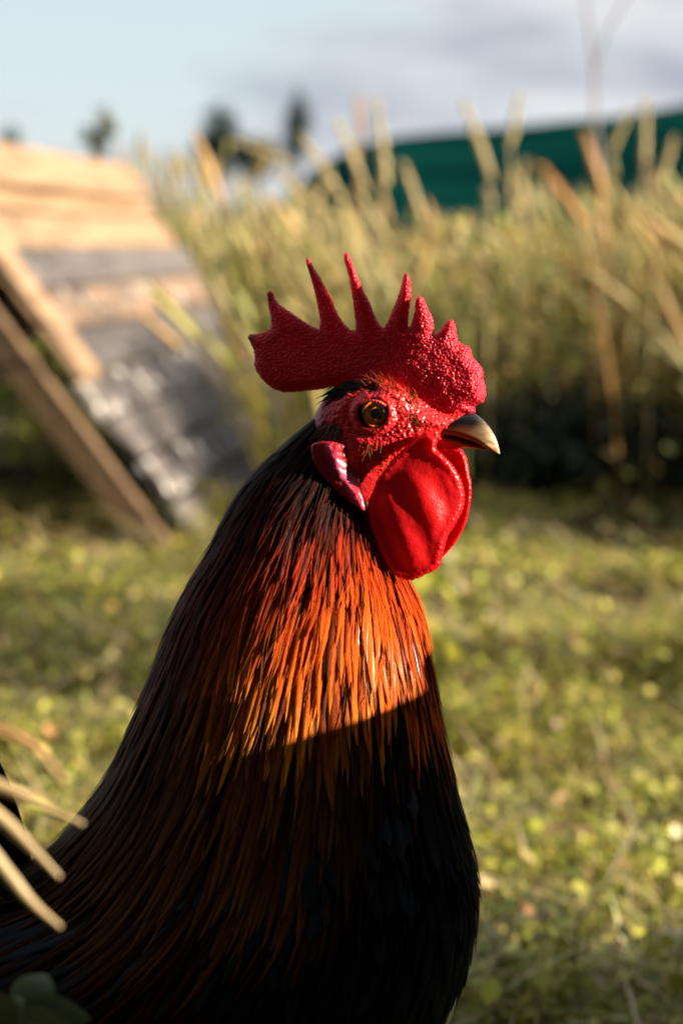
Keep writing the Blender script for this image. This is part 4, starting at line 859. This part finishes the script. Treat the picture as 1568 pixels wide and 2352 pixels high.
# ------------------------------------------------------------------ foreground stems at the left
def stem_mat(name, c0, c1):
    M = Mat(name).set(Roughness=.5); a = M.n('ShaderNodeTexCoord'); nz = M.n('ShaderNodeTexNoise', Scale=60.0, Detail=3.0); M.l(a.outputs['Object'], nz.inputs['Vector']); r = M.n('ShaderNodeValToRGB')
    r.color_ramp.elements[0].position = .3; r.color_ramp.elements[0].color = (*c0, 1); r.color_ramp.elements[1].position = .7; r.color_ramp.elements[1].color = (*c1, 1); M.l(nz.outputs['Fac'], r.inputs[0]); M.l(r.outputs[0], M.b.inputs['Base Color']); return M.m
M_STRAW = stem_mat('straw', (.34, .24, .10), (.50, .38, .20)); M_STRAWO = stem_mat('orange_straw', (.28, .14, .05), (.40, .23, .09))
def arch(pts, Y, wmm, mat, label):
    P = [pix(a, b, Y) for a, b in pts]; g = np.array([P[0][0] - .16, Y - .01, 0.0]); mid = P[0] - (P[1] - P[0]) * 2.2; low = g * .45 + mid * .55 + np.array([-.02, 0, .03])
    P = spline([g, low, mid] + P, 40); P[0, 2] = 0; r = np.linspace(1.15, .8, 40) * wmm * .0005; r[-12:] *= np.linspace(1, .35, 12)
    V, F = tube(P, r, 8); o = mesh_obj('dry_stem', V, F, mat, origin=P[0]); o.location = P[0]; tag(o, label, 'stem', 'dry stems arching over the rooster\'s back'); return o
arch([(-40, 1790), (40, 1822), (110, 1857), (192, 1893)],   .63, 3.9, M_STRAW, 'pale dry stem whose tip touches the edge of the rooster\'s back')
arch([(-40, 1845), (20, 1895), (75, 1950), (138, 2015)], .62, 4.0, M_STRAW, 'middle of the pale dry stems lying across the dark saddle feathers')
arch([(-40, 1930), (20, 2010), (75, 2075), (140, 2130)], .62, 4.2, M_STRAW, 'lowest pale dry stem crossing the dark saddle feathers')
arch([(-40, 1672), (30, 1690), (90, 1725), (150, 1800)], .55, 3.6, M_STRAWO, 'orange dry stem bowed in an arc above the pale ones')
# leafy weed at the lower left, close to the camera
wp = pix(20, 2420, .72); wroot = empty('leafy_weed', (wp[0], .72, 0)); tag(wroot, 'small leafy grey green weed in front of the rooster\'s tail side', 'weed')
M_WEED = Mat('weed_leaf').set(Roughness=.5); M_WEED.b.inputs['Base Color'].default_value = (.22, .28, .15, 1); M_WEED = M_WEED.m
tp = pix(45, 2290, .72) - np.array([wp[0], .72, 0]); V, F = tube(spline([(0, 0, 0), (.01, 0, tp[2] * .5), tuple(tp)], 12), np.linspace(.003, .0014, 12), 6); mesh_obj('stem', V, F, M_WEED, wroot)
for a, l in ((20, .022), (75, .02), (140, .022), (200, .022), (300, .018), (340, .022)):
    n_ = 7; s_ = np.linspace(0, 1, n_); d = np.array([math.cos(R(a)), .25 * math.sin(R(a * 2)), math.sin(R(a)) * .6]); d /= np.linalg.norm(d); b = np.cross(d, [0, 1, .3]); b /= np.linalg.norm(b); wv = l * .32 * np.sin(np.pi * np.clip(s_ * .92 + .06, 0, 1)) ** .8
    ctr = np.asarray(tp) + d * (l * s_)[:, None] + np.array([0, 0, -1]) * (l * .3 * s_ ** 2)[:, None] - np.array([0, 0, .006]); up_ = np.cross(b, d)
    V = np.stack([ctr - b * wv[:, None], ctr - up_ * (wv * .3)[:, None], ctr + b * wv[:, None]], 1).reshape(-1, 3); F = [(i * 3 + j, i * 3 + j + 1, i * 3 + j + 4, i * 3 + j + 3) for i in range(n_ - 1) for j in range(2)]; mesh_obj('leaf', V, F, M_WEED, wroot)

# ------------------------------------------------------------------ single seed stems and stalks standing out of the meadow
M_HEADY = stem_mat('seed_head', (.40, .32, .12), (.58, .46, .22)); M_HEADO = stem_mat('russet_seed_head', (.45, .20, .04), (.62, .33, .09)); M_GREYST = stem_mat('grey_stalk', (.16, .14, .15), (.26, .23, .24))
def seed_stem(tip, base, Y, wmm, label, mat=M_HEADY):
    t = pix(*tip, Y); b = pix(*base, Y); g = np.array([b[0] + (b[0] - t[0]) * .6 + rng.normal(0, .03), Y + rng.uniform(-.05, .1), 0.0]); root = empty('grass_stem', g); tag(root, label, 'grass', 'seed stems standing out of the meadow')
    P = spline([g, g * .5 + b * .5 + np.array([(b[0] - g[0]) * -.15, 0, 0]), b, t], 20); V, F = tube(P, np.linspace(.0028, .0012, 20), 6); mesh_obj('stalk', V, F, mat, root, origin=g)
    q = spline([b * 1.15 - t * .15, b, (b + t) / 2, t], 26); s_ = np.linspace(0, 1, 26); parts = [tube(q, wmm * .00034 * np.sin(np.pi * np.clip(s_ * .93 + .05, 0, 1)) ** .6 * (1 + .25 * np.sin(s_ * 44)), 7)]
    for i in range(44):
        k = rng.integers(1, 24); a = rng.uniform(0, 6.28); d = (q[min(k + 1, 25)] - q[k]); d /= np.linalg.norm(d); o_ = np.array([math.cos(a), math.sin(a), 0]) * wmm * .0004; parts.append(tube([q[k], q[k] + o_ * .8 + d * .006, q[k] + o_ * 1.3 + d * .014], [.0012, .0018, .0003], 4))
    V, F = join(parts); mesh_obj('seed_head', V, F, mat, root, origin=g)
LABS = ['pale seed head drooping sideways just below the broad skyline tree', 'pale seed stem leaning below the narrow skyline tree', 'slender pale seed stem between the narrow skyline tree and the thin sapling', 'thick upright pale seed head beside the thin skyline sapling',
 'long slanting pale seed head standing against the hill', 'upright pale seed head against the hill, next past the long slanting one', 'tall straight pale seed head against the hill beyond the forked grey stalk', 'shorter pale seed head against the hill beyond the tall straight one',
 'low slanting pale seed head under the drooping one', 'short pale seed head in the meadow at the near end of the hill', 'pale seed head leaning between the forked grey stalk and the tall straight one', 'broad pale seed head below the skyline, directly above the rooster\'s comb', 'short pale seed head in the meadow beneath the upright one on the hill']
for tip, base, Y, w, m in [((535, 322), (655, 372), 4.9, 15, 0), ((688, 305), (775, 440), 4.8, 17, 0), ((775, 270), (832, 420), 5.0, 16, 0), ((862, 225), (885, 400), 4.8, 20, 0), ((1065, 235), (1122, 390), 4.8, 18, 0), ((1195, 215), (1172, 325), 5.1, 16, 0), ((1482, 225), (1480, 360), 4.9, 17, 0), ((1545, 315), (1515, 430), 4.8, 18, 0), ((625, 390), (755, 495), 4.7, 16, 0), ((925, 372), (965, 490), 4.9, 16, 0), ((1445, 255), (1405, 345), 5.1, 14, 0), ((820, 440), (880, 540), 4.7, 18, 0), ((1205, 370), (1190, 470), 4.9, 15, 0)]:
    seed_stem(tip, base, Y, w, LABS.pop(0))
RLAB = ['russet orange seed head at the foot of the forked grey stalk', 'russet orange seed head slanting out of the grass below the hill', 'tiny russet seed head against the sky beside the thin sapling']
for tip, base, Y, w in [((1340, 300), (1378, 425), 4.9, 18), ((1238, 375), (1330, 500), 4.75, 19), ((822, 225), (826, 300), 5.2, 12)]:
    seed_stem(tip, base, Y, w, RLAB.pop(0), M_HEADO)
def stalk(name, label, catg, lines, Y, mat, leafn=0, lcol=None):
    g = pix(*lines[0][0], Y); g = np.array([g[0] + .02, Y, 0.]); root = empty(name, g); tag(root, label, catg); 
    V, F = tube(spline([g] + [pix(a, b, Y) for a, b in lines[0]], 24), np.linspace(.0055, .0042, 24), 8); mesh_obj('stem', V, F, mat, root, origin=g)
    for ln in lines[1:]:
        V, F = tube(spline([pix(a, b, Y) for a, b in ln], 14), np.linspace(.0042, .0024, 14), 7); mesh_obj('branch', V, F, mat, root, origin=g)
    if leafn:
        allp = np.concatenate([spline([pix(a, b, Y) for a, b in ln], 60) for ln in lines]); q = allp[rng.integers(0, len(allp), leafn)] + rng.normal(0, .012, (leafn, 3)); V, F, c = leaves(q, rng.uniform(.010, .028, leafn), rng.uniform(0, 6.28, leafn), rng.normal(-.3, .6, leafn), pal(leafn, lcol, None, .2), .55); mesh_obj('foliage', V, F, M_TALL, root, col=c, smooth=False, origin=g)
stalk('bare_stalk', 'bare grey forked stalk rising high above the meadow into the sky', 'stalk', [[(1375, 420), (1366, 260), (1364, 150), (1345, 0), (1335, -90)], [(1364, 190), (1385, 90), (1435, 0), (1470, -70)]], 5.9, M_GREYST)
stalk('dock_plant', 'orange brown dock plant with withered leaves in the tall grass', 'weed', [[(1440, 1000), (1432, 800), (1400, 600), (1375, 430)], [(1430, 780), (1340, 660), (1300, 600)], [(1425, 720), (1490, 600), (1500, 540)], [(1438, 900), (1460, 760), (1520, 700)]], 5.15, M_HEADO, 150, [(.50, .22, .05), (.42, .26, .08), (.38, .30, .10), (.55, .30, .12)])
stalk('tall_weed', 'tall olive leafy weed standing behind the ridge of the coop', 'weed', [[(215, 420), (228, 340), (238, 255)], [(228, 350), (200, 300)], [(230, 330), (255, 285)]], 9.0, M_HEADY, 700, [(.12, .14, .03), (.16, .17, .04), (.05, .08, .03)])
